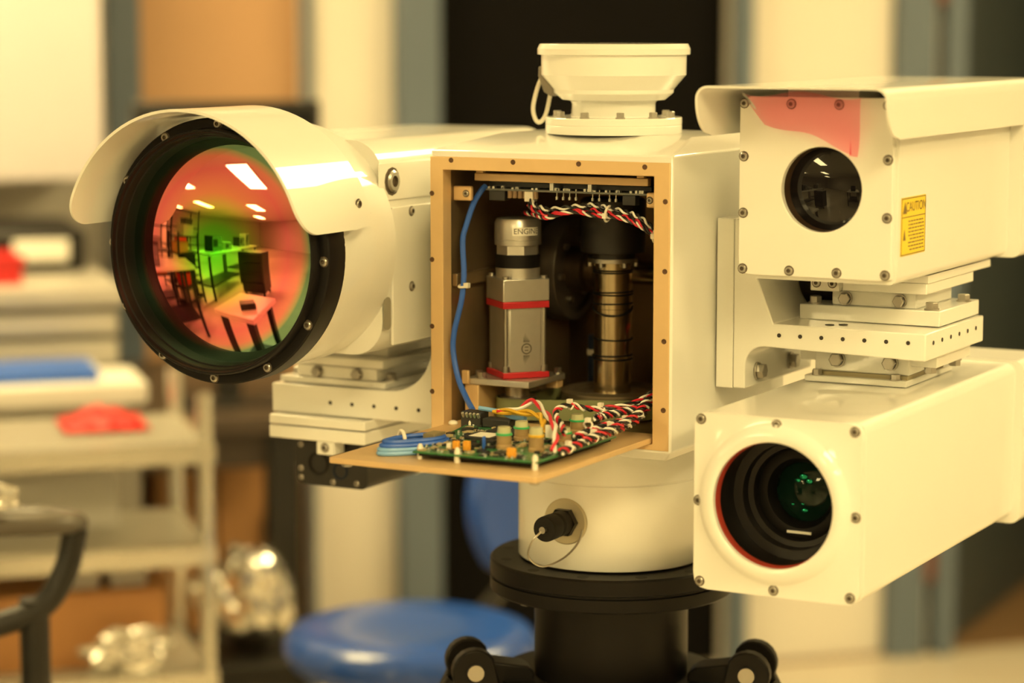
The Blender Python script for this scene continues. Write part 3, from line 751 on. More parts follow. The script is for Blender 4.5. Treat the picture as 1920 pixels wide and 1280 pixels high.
bm.verts.ensure_lookup_table()
for k in range(n): bm.faces.new((bm.verts[2 * k], bm.verts[2 * k + 2], bm.verts[2 * k + 3], bm.verts[2 * k + 1]))
lab = obj('label_strip', wrap(bm, az0, .0237, 1.2945), PAPER, enc)
tm = text_mesh('ENGINE', .0078); bmesh.ops.subdivide_edges(tm, edges=[e for e in tm.edges if e.calc_length() > .002], cuts=2)
obj('lettering', wrap(xf(tm, Matrix.Translation((.0005, 0, .0003))), az0, .0237, 1.2945), INK, lab, smooth=0)
# winged emblem engraved on the front face
bm = B(); fz = 1.176
lathe(bm, [(.0056, .02256), (.0056, .02264), (.0044, .02264), (.0044, .02256)], (.001, 0, fz), (0, -1, 0), 28, closed_profile=True)
for s in (-1, 1):
    for w_ in range(5): prism(bm, [(.001 - .0034 + w_ * .0014, fz + s * .0066), (.001 - .0034 + w_ * .0014 + .0011, fz + s * .0066), (.001 - .0030 + w_ * .0014, fz + s * (.0165 - .0022 * abs(w_ - 1)))], -.02264, -.02256, 'xz')
prism(bm, [(-.001, fz - .0022), (.003, fz - .0022), (.003, fz - .0012), (-.001, fz - .0012)], -.02264, -.02256); prism(bm, [(-.001, fz + .0012), (.003, fz + .0012), (.003, fz + .0022), (-.001, fz + .0022)], -.02264, -.02256)
obj('emblem', xf(bm, MM), mat('engraving', (.10, .09, .07), .5), sm, smooth=0)

mt = thing('motor_mount', 'tan metal mounting plate on short legs under the silver motor', 'mount', (-.07, -.068, 1.101))
obj('mount_plate', box(B(), -.1130, -.0400, -.1080, -.0280, 1.1395, 1.1462), ALU, mt, bev=.001)
for x0, x1, y0, y1 in ((-.1135, -.0975, -.108, -.03), (-.0560, -.0420, -.0420, -.0290)): obj('leg', box(B(), x0, x1, y0, y1, 1.1012 if x0 < -.1 else 1.1312, 1.1394), GOLD, mt, bev=.001)
for x, y in ((-.0975, -.1010), (-.0450, -.0350), (-.1055, -.092)): place('bolt', BOLT_S, STEEL, mt, (x, y, 1.1462), R_UP)
obj('clamp', box(B(), -.1150, -.1070, -.1120, -.1080, 1.1400, 1.1540), GOLD, mt, bev=.001)
bm = B(); lathe(bm, [(0, 1.1015), (.0190, 1.1015), (.0190, 1.1040), (.0165, 1.1045), (.0165, 1.1230), (.0190, 1.1235), (.0190, 1.1255), (.0130, 1.1260), (.0130, 1.1392), (0, 1.1392)], mo, seg=40); obj('drive_pulley', bm, STEEL, mt)
bt_ = thing('drive_belt', 'olive green toothed drive belt running round the pulleys low in the bay', 'belt', (0, 0, 1.103))
R1, R2, d = .0215, .0560, Vector((-.074, -.068))
al = atan2(d.y, d.x); be = math.acos((R2 - R1) / d.length); P = []
for k in range(25): a = al + be + (2 * pi - 2 * be) * k / 24; P.append((R2 * cos(a), R2 * sin(a)))
for k in range(17): a = al - be + 2 * be * k / 16; P.append((d.x + R1 * cos(a), d.y + R1 * sin(a)))
bm = B(); n = len(P); L = []
for k in range(n):
    p, q = Vector(P[k - 1]), Vector(P[(k + 1) % n]); t = (q - p).normalized(); nn = Vector((t.y, -t.x)); c_ = Vector(P[k])
    L.append([bm.verts.new((*(c_ + nn * o_), z)) for o_, z in ((.0008, 1.1035), (.0008, 1.1245), (-.0008, 1.1245), (-.0008, 1.1035))])
for k in range(n):
    A, D = L[k], L[(k + 1) % n]
    for j in range(4): bm.faces.new((A[j], A[(j + 1) % 4], D[(j + 1) % 4], D[j]))
obj('belt_loop', bm, OLIVE, bt_)

sr = thing('slip_ring', 'polished upright slip ring tube with black bands on a round gear in the bay', 'slip ring', (0, 0, 1.101))
bm = B(); lathe(bm, [(0, 1.1015), (.0530, 1.1015), (.0530, 1.1250), (.0535, 1.1255), (.0535, 1.1275), (.0480, 1.1300), (.0430, 1.1290), (.0400, 1.1260), (0, 1.1260)], (0, 0, 0), seg=72); gw = obj('ring_gear', bm, mat('ring_gear_metal', (.30, .25, .17), .35, .8), sr)
bm = B(); lathe(bm, [(0, 1.1255), (.0193, 1.1255), (.0193, 1.2120), (.0197, 1.2125), (.0197, 1.2640), (0, 1.2640)], (0, 0, 0), seg=56); tb = obj('tube', bm, BRASSY, sr)
for z, tilt in ((1.2518, 0), (1.2496, .0), (1.2290, .05), (1.2275, -.03), (1.2175, .03), (1.1815, -.05), (1.1640, .02), (1.1605, -.01)):
    pts = [(.0203 * cos(a), .0203 * sin(a), z + tilt * .0203 * cos(a + .6)) for a in [2 * pi * k / 32 for k in range(32)]]
    bm = B(); tube(bm, pts, .0009, 6, True); obj('black_band', bm, BLACKM, tb)
pts = [(.0205 * cos(a), .0205 * sin(a), 1.2135 - .0075 * max(0, cos(a + radians(64))) ** 1) for a in [2 * pi * k / 40 for k in range(40)]]
bm = B(); tube(bm, pts, .0011, 6, True); obj('black_band', bm, BLACKM, tb)
bm = B(); lathe(bm, [(0, 1.2640), (.0230, 1.2640), (.0230, 1.2700), (.0330, 1.2705), (.0330, 1.3230), (.0310, 1.3250), (0, 1.3250)], (0, 0, 0), seg=56); obj('upper_housing', bm, mat('slip_ring_black', (.010, .008, .007), .5), sr)
bm = B(); lathe(bm, [(.0197, 1.2600), (.0260, 1.2600), (.0260, 1.2640), (.0197, 1.2640)], (0, 0, 0), seg=40, closed_profile=True); cf = obj('collar', bm, STEEL, sr)
for k in range(6):
    a = radians(-64 + 30 + 60 * k); bm = B(); cyl(bm, (.0235 * cos(a), .0235 * sin(a), 1.2555), (.0235 * cos(a), .0235 * sin(a), 1.2600), .0026, 10); obj('collar_screw', bm, STEEL, cf)

td = thing('tilt_drive', 'dark round tilt pulley and horizontal shaft at the back of the bay', 'pulley', (-.085, .065, 1.10))
c = (0, .065, 1.243)
bm = B(); lathe(bm, [(0, -.098), (.0535, -.098), (.0545, -.0965), (.0545, -.0755), (.0535, -.074), (.046, -.074), (.044, -.078), (.020, -.078), (.018, -.072), (0, -.072)], c, (1, 0, 0), 64); obj('pulley', bm, DARKM, td)
bm = B(); lathe(bm, [(0, -.078), (.024, -.078), (.024, -.060), (.018, -.058), (.018, -.048), (0, -.048)], c, (1, 0, 0), 32); obj('hub', bm, mat('bronze_hub', (.16, .12, .08), .35, .8), td)
bm = B(); cyl(bm, (-.1180, c[1], c[2]), (.1140, c[1], c[2]), .0125, 32); obj('shaft', bm, BRASSY, td)
for k in range(6):
    a = radians(60 * k + 10); bm = B(); cyl(bm, (-.0778, c[1] + .033 * cos(a), c[2] + .033 * sin(a)), (-.0735, c[1] + .033 * cos(a), c[2] + .033 * sin(a)), .0034, 10); obj('bolt', bm, STEEL, td)
obj('bearing_block', box(B(), -.118, -.100, .03, .10, 1.1012, 1.28), LINER, td, bev=.002)
cp = thing('cable_sleeve', 'small dark blue sleeve with white band behind the polished tube', 'sleeve', (-.045, .055, 1.101))
bm = B(); cyl(bm, (-.046, .052, 1.1012), (-.046, .052, 1.176), .0075, 20); sl = obj('sleeve', bm, mat('navy_sleeve', (.015, .03, .08), .4), cp)
bm = B(); cyl(bm, (-.046, .052, 1.155), (-.046, .052, 1.161), .0085, 20); obj('white_band', bm, NYLON, cp)

cw = thing('side_wires', 'dark cables and one red wire hanging behind the polished tube, by the bay side', 'wires', (.09, .03, 1.13))
for nm, m_, r, pts in (('wire', WIRE_R, .0024, [(.030, .040, 1.190), (.055, .030, 1.187), (.078, .020, 1.176), (.098, .010, 1.160)]), ('wire', WIRE_K, .0040, [(.100, .030, 1.300), (.090, .034, 1.255), (.066, .030, 1.215), (.072, .020, 1.180), (.098, .012, 1.150)]),
                    ('wire', WIRE_K, .0030, [(.104, .020, 1.215), (.080, .022, 1.165), (.070, .010, 1.140), (.100, .000, 1.128)]), ('wire', WIRE_W, .0016, [(.106, -.030, 1.185), (.103, -.060, 1.160), (.104, -.085, 1.140)]), ('wire', mat('tan_wire', (.45, .36, .22), .5), .0028, [(.060, .040, 1.150), (.074, .012, 1.155), (.082, .000, 1.135), (.096, -.010, 1.131)])):
    bm = B(); tube(bm, smooth_path(pts, 8), r, 8); obj(nm, bm, m_, cw)
bm = B(); bmesh.ops.create_uvsphere(bm, u_segments=12, v_segments=8, radius=.0050); bmesh.ops.translate(bm, vec=(.076, .018, 1.1740), verts=bm.verts); obj('zip_tie', bm, NYLON, cw)
obj('anchor', box(B(), .1040, .1140, -.100, -.094, 1.1180, 1.1230), NYLON, cw, bev=.001)

# driver board under the roof of the bay
db = thing('driver_board', 'dark driver board on a tan rail hung under the roof of the open bay', 'circuit board', (0, -.02, 1.36))
obj('rail', box(B(), -.1035, .0885, -.1050, -.0980, 1.3455, 1.3532), GOLD, db, bev=.0008)
for x in (-.098, .080): obj('hanger', box(B(), x - .004, x + .004, -.1045, -.0985, 1.3532, 1.3598), GOLD, db, bev=.0005)
bd = obj('board', box(B(), -.0980, .0880, -.1020, .0600, 1.3362, 1.3380), GREYL, db)
obj('heat_plate', box(B(), -.0950, .0850, -.0900, .0600, 1.3395, 1.3440), CHIP, db)
for x in (-.0180, .0240): obj('standoff', box(B(), x - .002, x + .002, -.1020, -.0980, 1.3380, 1.3455), ALU, db)
for k, x in enumerate((-.0130, -.0058, .0012, .0082, .0265, .0338, .0450, .0518)):
    bm = B(); cyl(bm, (x, -.1000, 1.3290), (x, -.1000, 1.3320), .0014, 8); cyl(bm, (x, -.1000, 1.3320), (x, -.1000, 1.3360), .0005, 6); cyl(bm, (x, -.1000, 1.3380), (x, -.1000, 1.3400), .0007, 6)
    obj('solder_pin', bm, SOLDER, bd)
for k in range(6): bm = B(); cyl(bm, (-.0660 + .0058 * k, -.0990, 1.3290), (-.0660 + .0058 * k, -.0990, 1.3362), .0025, 10); obj('capacitor', bm, mat('brown_capacitor', (.30, .20, .12), .4) if k == 0 else bpy.data.materials['brown_capacitor'], bd)
bm = B(); rr_ = random.Random(11)
for k in range(26): x = -.09 + .17 * rr_.random(); box(bm, x, x + .0025, -.1015, -.098, 1.338, 1.3395 + .0015 * rr_.random())
obj('small_components', bm, SOLDER, bd, kind='stuff')
for x0, x1, m_ in ((-.0480, -.0385, NYLON), (-.088, -.070, CHIP), (.060, .074, CHIP)): obj('connector', box(B(), x0, x1, -.1030, -.0930, 1.3262, 1.3362), m_, bd, bev=.0006)

# ------------------------------------------------------------------ wires
def twist(parent, path, mats, R=.0028, r=.0013, turns=9, phase=0, n=10, name='wire'):
    if name == 'wire' and parent.name == 'wire_bundle': path = [(p[0], p[1], p[2] + .0052) for p in path]
    sp = smooth_path(path, n); N = len(sp)
    for j, m_ in enumerate(mats):
        pts = []; u = None
        for i, p in enumerate(sp):
            t = (sp[min(i + 1, N - 1)] - sp[max(i - 1, 0)]).normalized()
            if u is None: _, u, _w = basis(t)
            u = (u - t * u.dot(t)).normalized(); w = t.cross(u)
            a = phase + 2 * pi * (turns * i / N + j / len(mats)); pts.append(p + (u * cos(a) + w * sin(a)) * R)
        bm = B(); tube(bm, pts, r, 6); obj(name, bm, m_, parent)
wh = thing('wire_loom', 'twisted red, white and black wires looping below the driver board in the bay', 'wires', (0, -.1, 1.32))
top1 = [(-.0440, -.100, 1.3290), (-.0330, -.106, 1.3230), (-.0172, -.108, 1.3200), (.0093, -.108, 1.3235), (.0297, -.108, 1.3258), (.0471, -.108, 1.3236), (.0673, -.108, 1.3200), (.0816, -.108, 1.3153), (.0980, -.108, 1.3030), (.1060, -.106, 1.2900)]
twist(wh, top1, [WIRE_W, WIRE_K], .0017, .0012, 11)
twist(wh, [(x, y - .002, z - .0048) for x, y, z in top1], [WIRE_R, WIRE_K], .0017, .0012, 10, 1)
twist(wh, [(-.066, -.07, 1.3120), (-.045, -.09, 1.3130), (-.030, -.105, 1.3125), (-.0172, -.110, 1.3120), (.0093, -.110, 1.3190), (.035, -.112, 1.3160), (.060, -.112, 1.3150), (.0816, -.110, 1.3080), (.1000, -.108, 1.2960)], [WIRE_W, WIRE_R, WIRE_K], .0016, .0011, 10, 2)
for x, y, z in ((.0480, -.110, 1.3180), (.0990, -.108, 1.3000)):
    pts = [(x + .0016 * sin(a), y + .0065 * cos(a), z + .0075 * sin(a)) for a in [2 * pi * k / 16 for k in range(16)]]
    bm = B(); tube(bm, pts, .0013, 6, True); box(bm, x - .002, x + .002, y - .009, y - .005, z - .004, z + .001); obj('zip_tie', bm, NYLON, wh)
bc_ = thing('blue_lead', 'single blue cable hanging down the side wall of the bay to the green board', 'cable', (-.1, -.12, 1.33))
bm = B(); tube(bm, smooth_path([(-.0935, -.100, 1.3400), (-.0955, -.105, 1.3358), (-.103, -.108, 1.3222), (-.107, -.115, 1.302), (-.1085, -.120, 1.286), (-.1045, -.125, 1.254), (-.1043, -.130, 1.228), (-.1100, -.135, 1.196), (-.1100, -.137, 1.175), (-.1015, -.142, 1.150), (-.0867, -.152, 1.133), (-.0715, -.166, 1.124)], 8), .0029, 10)
bl = obj('cable', bm, BLUE, bc_)
bm = B(); tube(bm, [(-.1043 + .0040 * cos(a), -.1275 + .0045 * sin(a), 1.2415 + .001 * sin(a)) for a in [2 * pi * k / 16 for k in range(16)]], .0012, 6, True); box(bm, -.1010, -.0960, -.132, -.127, 1.2400, 1.2450); obj('zip_tie', bm, NYLON, bc_)

# ------------------------------------------------------------------ green board on the lid
gb = thing('control_board', 'green circuit board crowded with components lying on the folded down tan lid', 'circuit board', (.03, -.26, TZ))
PZ = 1.1150
brd = obj('board', prism(B(), [(-.030, -.3520), (.0960, -.3480), (.0975, -.1900), (-.0620, -.1930)], PZ - .0016, PZ, 'xy'), PCB, gb)
obj('board_shadow_sheet', prism(B(), [(-.026, -.3480), (.092, -.3440), (.0935, -.194), (-.058, -.197)], PZ - .0046, PZ - .0018, 'xy'), BLACKM, gb)  # black sheet that paints the shade beneath the board
for x, y in ((.0140, -.3470), (.0930, -.3460), (-.056, -.198), (.02, -.194), (-.026, -.345)):
    bm = B(); lathe(bm, [(0, TZ + .0002), (.0028, TZ + .0002), (.0028, PZ + .003), (.0015, PZ + .006), (0, PZ + .006)], (x, y, 0), seg=6); obj('standoff', bm, NYLON, gb)
for k, (x, y, h) in enumerate(((.0360, -.2990, .020), (.0290, -.2520, .018), (.0700, -.3000, .022), (.0560, -.1900, .018), (.0700, -.2450, .014))):
    bm = B(); lathe(bm, [(0, PZ), (.0078, PZ), (.0078, PZ + .003), (.0070, PZ + .004), (.0070, PZ + h * .62), (0, PZ + h * .62)], (x, y, 0), seg=24); can = obj('sensor_can', bm, AMBER, gb)
    bm = B(); lathe(bm, [(.0070, PZ + h * .62), (.0076, PZ + h * .62), (.0076, PZ + h * .72), (0, PZ + h * .72)], (x, y, 0), seg=24); obj('green_ring', bm, GREENCAP if k != 2 else WIRE_Y, can)
    bm = B(); lathe(bm, [(0, PZ + h * .72), (.0064, PZ + h * .72), (.0058, PZ + h), (0, PZ + h)], (x, y, 0), seg=24); obj('can_top', bm, mat('frosted_green_top', (.50, .50, .30), .25, coat=.4) if k == 0 else bpy.data.materials['frosted_green_top'], can)
ch = obj('chip', prism(B(), [(-.0230, -.2740), (.0080, -.2740), (.0080, -.2400), (-.0230, -.2400)], PZ, PZ + .0028, 'xy'), CHIP, gb, bev=.0004)
obj('chip_label', box(B(), -.0180, .0040, -.2690, -.2460, PZ + .0028, PZ + .0031), PAPER, ch)
for x0, x1, y0, y1, h in ((-.018, .014, -.236, -.216, .003), (-.004, .012, -.310, -.298, .0025), (.045, .058, -.336, -.322, .003), (.005, .020, -.290, -.280, .004), (.040, .052, -.226, -.214, .006), (.066, .078, -.222, -.208, .003), (-.045, -.034, -.236, -.226, .003)):
    obj('chip', box(B(), x0, x1, y0, y1, PZ, PZ + h), CHIP, gb, bev=.0004)
for x, y, m_, w_, h in ((.0020, -.3280, ORANGE_C, .0065, .0085), (.0120, -.3260, ORANGE_C, .0065, .0090), (.0660, -.3400, ORANGE_C, .0085, .0090), (-.0050, -.3290, NYLON, .004, .006), (.0210, -.3100, BLUE, .0022, .0115)):
    obj('capacitor', box(B(), x - w_ / 2, x + w_ / 2, y - .0022, y + .0022, PZ, PZ + h), m_, gb, bev=.0009)
obj('terminal_block', box(B(), -.0440, -.0310, -.3100, -.2900, PZ, PZ + .0090), mat('smoky_block', (.20, .17, .09), .3), gb, bev=.0006)
obj('terminal_block', box(B(), -.0660, -.0440, -.2000, -.1830, TZ + .001, PZ + .0130), CHIP, gb, bev=.001)
obj('terminal_block', box(B(), -.0400, -.0100, -.2040, -.1880, PZ, PZ + .0085), CHIP, gb, bev=.001)
for k in range(5):
    bm = B(); cyl(bm, (-.0625 + .0042 * k, -.200, PZ + .008), (-.0625 + .0042 * k, -.2025, PZ + .012), .0015, 8); obj('contact', bm, SOLDER, gb)
rr_ = random.Random(5)
for nm, m_, cnt in (('small_components', CHIP, 120), ('solder_joints', SOLDER, 150), ('small_resistors', mat('smd_tan', (.45, .36, .20), .5), 90)):
    bm = B()
    for k in range(cnt):
        y = rr_.uniform(-.346, -.196); lo_ = -.028 - .030 * (y + .352) / .16; x = rr_.uniform(lo_, .092); w_, l_ = rr_.choice(((.0012, .0024), (.0024, .0012), (.0030, .0034)))
        if m_ is SOLDER: w_, l_ = .0010, .0010
        box(bm, x - w_, x + w_, y - l_, y + l_, PZ, PZ + rr_.uniform(.0008, .0024))
    obj(nm, bm, m_, gb, kind='stuff')
# wires across the board and along its edge
wb = thing('wire_bundle', 'tangled red, white and black twisted wires tied along the edge of the green board', 'wires', (.09, -.2, TZ))
twist(wb, [(.1050, -.100, 1.1500), (.0980, -.1180, 1.1300), (.1000, -.1500, 1.1200), (.1000, -.1850, 1.1170), (.1010, -.2200, 1.1165), (.1020, -.2560, 1.1160), (.1010, -.2860, 1.1150), (.1000, -.310, 1.1130)], [WIRE_R, WIRE_K, WIRE_W, WIRE_K], .0029, .0012, 8)
twist(wb, [(.1060, -.096, 1.1420), (.0940, -.1220, 1.1260), (.0930, -.1500, 1.1200), (.0930, -.1850, 1.1210), (.0920, -.2250, 1.1210), (.0900, -.2600, 1.1190)], [WIRE_W, WIRE_K, WIRE_K, WIRE_R], .0028, .0012, 7, 1)
twist(wb, [(.1060, -.095, 1.1560), (.0960, -.1150, 1.1390), (.0860, -.1400, 1.1320), (.0720, -.1650, 1.1310), (.0600, -.1800, 1.1320), (.0480, -.1900, 1.1360), (.0420, -.2050, 1.1330), (.0520, -.2250, 1.1290), (.0700, -.2500, 1.1270), (.0860, -.2750, 1.1240)], [WIRE_R, WIRE_W, WIRE_K], .0020, .0012, 8, 2)
twist(wb, [(.1060, -.10, 1.1340), (.0980, -.1400, 1.1300), (.0900, -.1700, 1.1290), (.0830, -.1950, 1.1280), (.0840, -.2050, 1.1280)], [WIRE_K, WIRE_W, WIRE_K, WIRE_R], .0030, .0012, 6, .5)
twist(wb, [(.1065, -.098, 1.1470), (.1000, -.1300, 1.1350), (.1040, -.1600, 1.1270), (.1060, -.2000, 1.1230), (.1050, -.2400, 1.1200), (.1030, -.2700, 1.1180)], [WIRE_K, WIRE_W, WIRE_K, WIRE_R], .0027, .0011, 6, .9)
twist(wb, [(-.0250, -.2000, 1.1260), (-.0050, -.1980, 1.1285), (.0080, -.1900, 1.1370), (.0260, -.2050, 1.1330), (.0520, -.2400, 1.1310), (.0740, -.2720, 1.1290), (.0900, -.3000, 1.1230), (.0960, -.3170, 1.1150)], [WIRE_R, WIRE_W], .0016, .0017, 3, 0)
twist(wb, [(-.0300, -.1970, 1.1250), (.0000, -.2080, 1.1280), (.0250, -.2160, 1.1290), (.0420, -.2340, 1.1270), (.0560, -.2600, 1.1220)], [WIRE_Y, WIRE_Y], .0018, .0018, 2, 0)
bm = B(); tube(bm, smooth_path([(-.050, -.192, 1.1312), (-.030, -.190, 1.1290), (-.010, -.198, 1.126), (.008, -.205, 1.127)], 8), .0022, 8); obj('wire', bm, BLUEL, wb)
for (x, y, z, s) in ((.1005, -.295, 1.1150, .006), (.1010, -.245, 1.1180, .007), (.0985, -.205, 1.1190, .007), (.0970, -.170, 1.1200, .007), (.0960, -.140, 1.1240, .008), (.0480, -.190, 1.1360, .005), (.0900, -.235, 1.1270, .006), (.0700, -.168, 1.1310, .005)):
    bm = B(); tube(bm, [(x + s * .68 * cos(a), y + .0015 * sin(2 * a), z + .004 + s * .62 * sin(a)) for a in [2 * pi * k / 14 for k in range(14)]], .0010, 6, True); box(bm, x - .0022, x + .0022, y - .003, y + .002, z + .004 + s * .56, z + s * .56 + .008); obj('zip_tie', bm, NYLON, wb)
obj('wire_tag', box(B(), .0590, .0690, -.2620, -.2600, 1.1210, 1.1330), PAPER, wb, bev=.0006)
ct = thing('coiled_lead', 'blue cable coiled in a flat tied loop at the corner of the tan lid', 'cable', (-.055, -.315, TZ))
ca = Vector((-.0500, -.3160, 0)); dx_ = Vector((.45, .893, 0)); dy_ = Vector((.893, -.45, 0))
for k, (m_, zo, sc) in enumerate(((BLUE, .0125, .88), (BLUE, .0092, .97), (BLUEL, .0057, 1.03), (BLUEL, .0024, 1.05))):
    pts = [ca + dx_ * (.036 * sc * cos(a)) + dy_ * (.0160 * sc * sin(a) * (1 + .25 * cos(a))) + Vector((0, 0, TZ + zo)) for a in [2 * pi * i / 32 for i in range(32)]]
    bm = B(); tube(bm, pts, .0023, 8, True); obj('loop', bm, m_, ct)
tp_ = ca - dx_ * .004 - dy_ * .0150 + Vector((0, 0, TZ + .0095)); bm = B(); tube(bm, [tp_ + dy_ * (.0056 * cos(a)) + Vector((0, 0, .0088 * sin(a))) for a in [2 * pi * i / 16 for i in range(16)]], .0018, 6, True); obj('white_tie', bm, NYLON, ct)
bm = B(); bmesh.ops.create_uvsphere(bm, u_segments=16, v_segments=8, radius=.0048); bmesh.ops.scale(bm, vec=(1, 1, .6), verts=bm.verts); bmesh.ops.translate(bm, vec=(-.0950, -.1640, TZ + .002), verts=bm.verts); obj('nylon_bumper', bm, NYLON, tray)

# ================================================================== BACKGROUND OF THE LAB
grey_w = mat("painted_steel_white", (.42, .395, .35), .35, var=.03)
dk = mat('dark_plastic', (.009, .008, .007), .45, var=.2)
chair_blue = mat('blue_vinyl', (.013, .068, .36), .28, coat=.25, var=.05)
card = mat('cardboard', (.55, .27, .10), .7, var=.08, scale=12)
browncab = mat('brown_laminate', (.38, .19, .07), .45, var=.12, scale=9)
redp = mat('red_plastic', (.62, .02, .02), .4)
foil_m = mat('foil', (.85, .83, .78), .16, 1.0, var=.05)
chrome = mat('chromed_wire', (.70, .68, .62), .25, .9)
wood_dark = mat('dark_desk', (.055, .038, .026), .45, var=.15, scale=8)

over_m = mat('overhead_white', (.60, .565, .60), .4, var=.02)
oc = thing('overhead_cabinet', 'white overhead cabinet on the wall above the drawer bench', 'cabinet', W(-.8, 2.7, 1.196))
obj('carcass', rbox(B(), -1.45, -.200, 2.52, 2.898, 1.196, 2.05), over_m, oc, bev=.003)
for a0, a1 in ((-1.448, -.826), (-.822, -.202)):
    dr = obj('door', rbox(B(), a0, a1, 2.50, 2.519, 1.198, 2.048), over_m, oc, bev=.003)
    x = a0 + .03; obj('handle', rbox(B(), x, x + .012, 2.475, 2.4995, 1.30, 1.42), chrome, dr, bev=.002)
db_ = thing('drawer_bench', 'cream steel bench with rows of shallow drawers under the overhead cabinet', 'bench', W(-.65, 2.4, 0))
obj('carcass', rbox(B(), -1.10, -.240, 2.03, 2.80, 0, 1.003), mat('drawer_carcass', (.16, .14, .11), .6), db_, bev=.002)
obj('worktop', rbox(B(), -1.12, -.232, 2.0, 2.86, 1.004, 1.037), grey_w, db_, bev=.004)
for z0, z1 in ((.954, .990), (.898, .940), (.80, .884), (.69, .786), (.55, .683), (.30, .543), (.08, .293)):
    dr = obj('drawer', rbox(B(), -1.095, -.246, 2.004, 2.028, z0, z1), grey_w, db_, bev=.003)
    obj('drawer_pull', rbox(B(), -.76, -.58, 1.985, 2.0035, (z0 + z1) / 2 - .006, (z0 + z1) / 2 + .006), chrome, dr, bev=.002)
pr_ = thing('label_printer', 'black desktop machine with a pale front window on the drawer bench', 'printer', W(-.44, 2.45, 1.037))
obj('shell', rbox(B(), -.62, -.262, 2.30, 2.62, 1.037, 1.118), dk, pr_, bev=.012)
obj('window', rbox(B(), -.400, -.296, 2.286, 2.299, 1.058, 1.099), PAPER, pr_, bev=.004)
rb_ = thing('red_bin', 'small red open parts bin on the front edge of the drawer bench', 'bin', W(-.46, 2.15, 1.037))
bm = B(); rbox(bm, -.54, -.402, 2.10, 2.24, 1.037, 1.043); rbox(bm, -.54, -.402, 2.10, 2.106, 1.043, 1.086); rbox(bm, -.54, -.402, 2.234, 2.24, 1.043, 1.086); rbox(bm, -.54, -.534, 2.106, 2.234, 1.043, 1.086); rbox(bm, -.408, -.402, 2.106, 2.234, 1.043, 1.086)
obj('tray', bm, redp, rb_, bev=.002); obj('rim', rbox(B(), -.545, -.397, 2.093, 2.0995, 1.078, 1.089), redp, rb_, bev=.002)
wt = thing('white_worktable', 'long white table slab with steel legs in front of the drawer bench', 'table', W(-.6, 1.87, 0))
obj('tabletop', rbox(B(), -1.20, -.228, 1.76, 1.975, .862, .898), panel_m, wt, bev=.004)
for a, b_ in ((-1.18, 1.78), (-.26, 1.78), (-1.18, 1.94), (-.26, 1.94)): obj('leg', rbox(B(), a, a + .02, b_, b_ + .02, 0, .85), grey_w, wt)
bb_ = thing('blue_binder', 'flat blue binder lying on the long white table slab', 'binder', W(-.45, 1.9, .898))
obj('cover', rbox(B(), -.60, -.305, 1.80, 1.96, .898, .918), BLUE, bb_, bev=.003); obj('paper_block', rbox(B(), -.595, -.300, 1.806, 1.955, .902, .914), PAPER, bb_)

wc = thing('wire_cart', 'chrome wire shelving cart with round posts holding boxes and foil', 'cart', W(-.48, 1.5, 0))
for a in (-.80, -.192):
    for b_ in (1.40, 1.70):
        bm = B(); p = W(a, b_); cyl(bm, (p.x, p.y, .04), (p.x, p.y, .930), .0125, 16); obj('post', bm, chrome, wc)
        bm = B(); cyl(bm, (p.x, p.y, 0), (p.x, p.y, .05), .026, 16); obj('caster', bm, dk, wc)
SHELF_M = mat("shelf_liner", (.50, .47, .40), .4)
for z, m_ in ((.852, mat('wire_shelf_mat', (.26, .24, .20), .5)), (.690, SHELF_M), (.488, SHELF_M), (.20, SHELF_M)):
    bm = B()
    rbox(bm, -.815, -.178, 1.385, 1.397, z - .030, z); rbox(bm, -.815, -.178, 1.703, 1.715, z - .030, z); rbox(bm, -.815, -.803, 1.397, 1.703, z - .030, z); rbox(bm, -.190, -.178, 1.397, 1.703, z - .030, z)
    sh = obj('shelf', bm, chrome, wc)
    obj('shelf_liner', rbox(B(), -.803, -.190, 1.397, 1.703, z - .004, z + .001), m_, sh)
    for k in range(10):
        x = -.79 + .066 * k
        obj('wire_rod', rbox(B(), x, x + .004, 1.397, 1.703, z - .012, z - .006), chrome, sh)
# things on the cart
bm = B(); g = []
for i in range(15):
    row = []
    for j in range(9):
        e1 = -.395 + .135 * i / 14; e2 = 1.52 + .14 * j / 8
        z = .858 + .030 * sin(pi * i / 14) * sin(pi * j / 8) * (.7 + .3 * sin(i * 1.7 + j)) + .004 * sin(3 * i + 2 * j)
        row.append(bm.verts.new(W(e1, e2, max(.8545, z))))
    g.append(row)
for A, D in zip(g, g[1:]):
    for k in range(8): bm.faces.new((A[k], D[k], D[k + 1], A[k + 1]))
o = obj('red_cloth', bm, redp, None, smooth=80, org=W(-.33, 1.59, .853)); tag(o, 'crumpled red cloth lying on the top shelf of the wire cart', 'cloth'); md = o.modifiers.new('t', 'SOLIDIFY'); md.thickness = .002
def carton(name, label, cat, a0, a1, b0, b1, z0, z1, m_, lid=None, group=None):
    t = thing(name, label, cat, W((a0 + a1) / 2, (b0 + b1) / 2, z0), group)
    obj('box_body', rbox(B(), a0, a1, b0, b1, z0, z1 - .012), m_, t, bev=.002)
    obj('lid', rbox(B(), a0 - .003, a1 + .003, b0 - .003, b1 + .003, z1 - .012, z1), lid or m_, t, bev=.002)
    return t
carton('white_carton', 'large cream carton standing on the middle shelf of the wire cart', 'box', -.62, -.305, 1.58, 1.69, .6912, .800, panel_m)
carton('orange_carton', 'wide orange cardboard box on the lower shelf of the wire cart', 'box', -.56, -.252, 1.46, 1.68, .4892, .610, card)
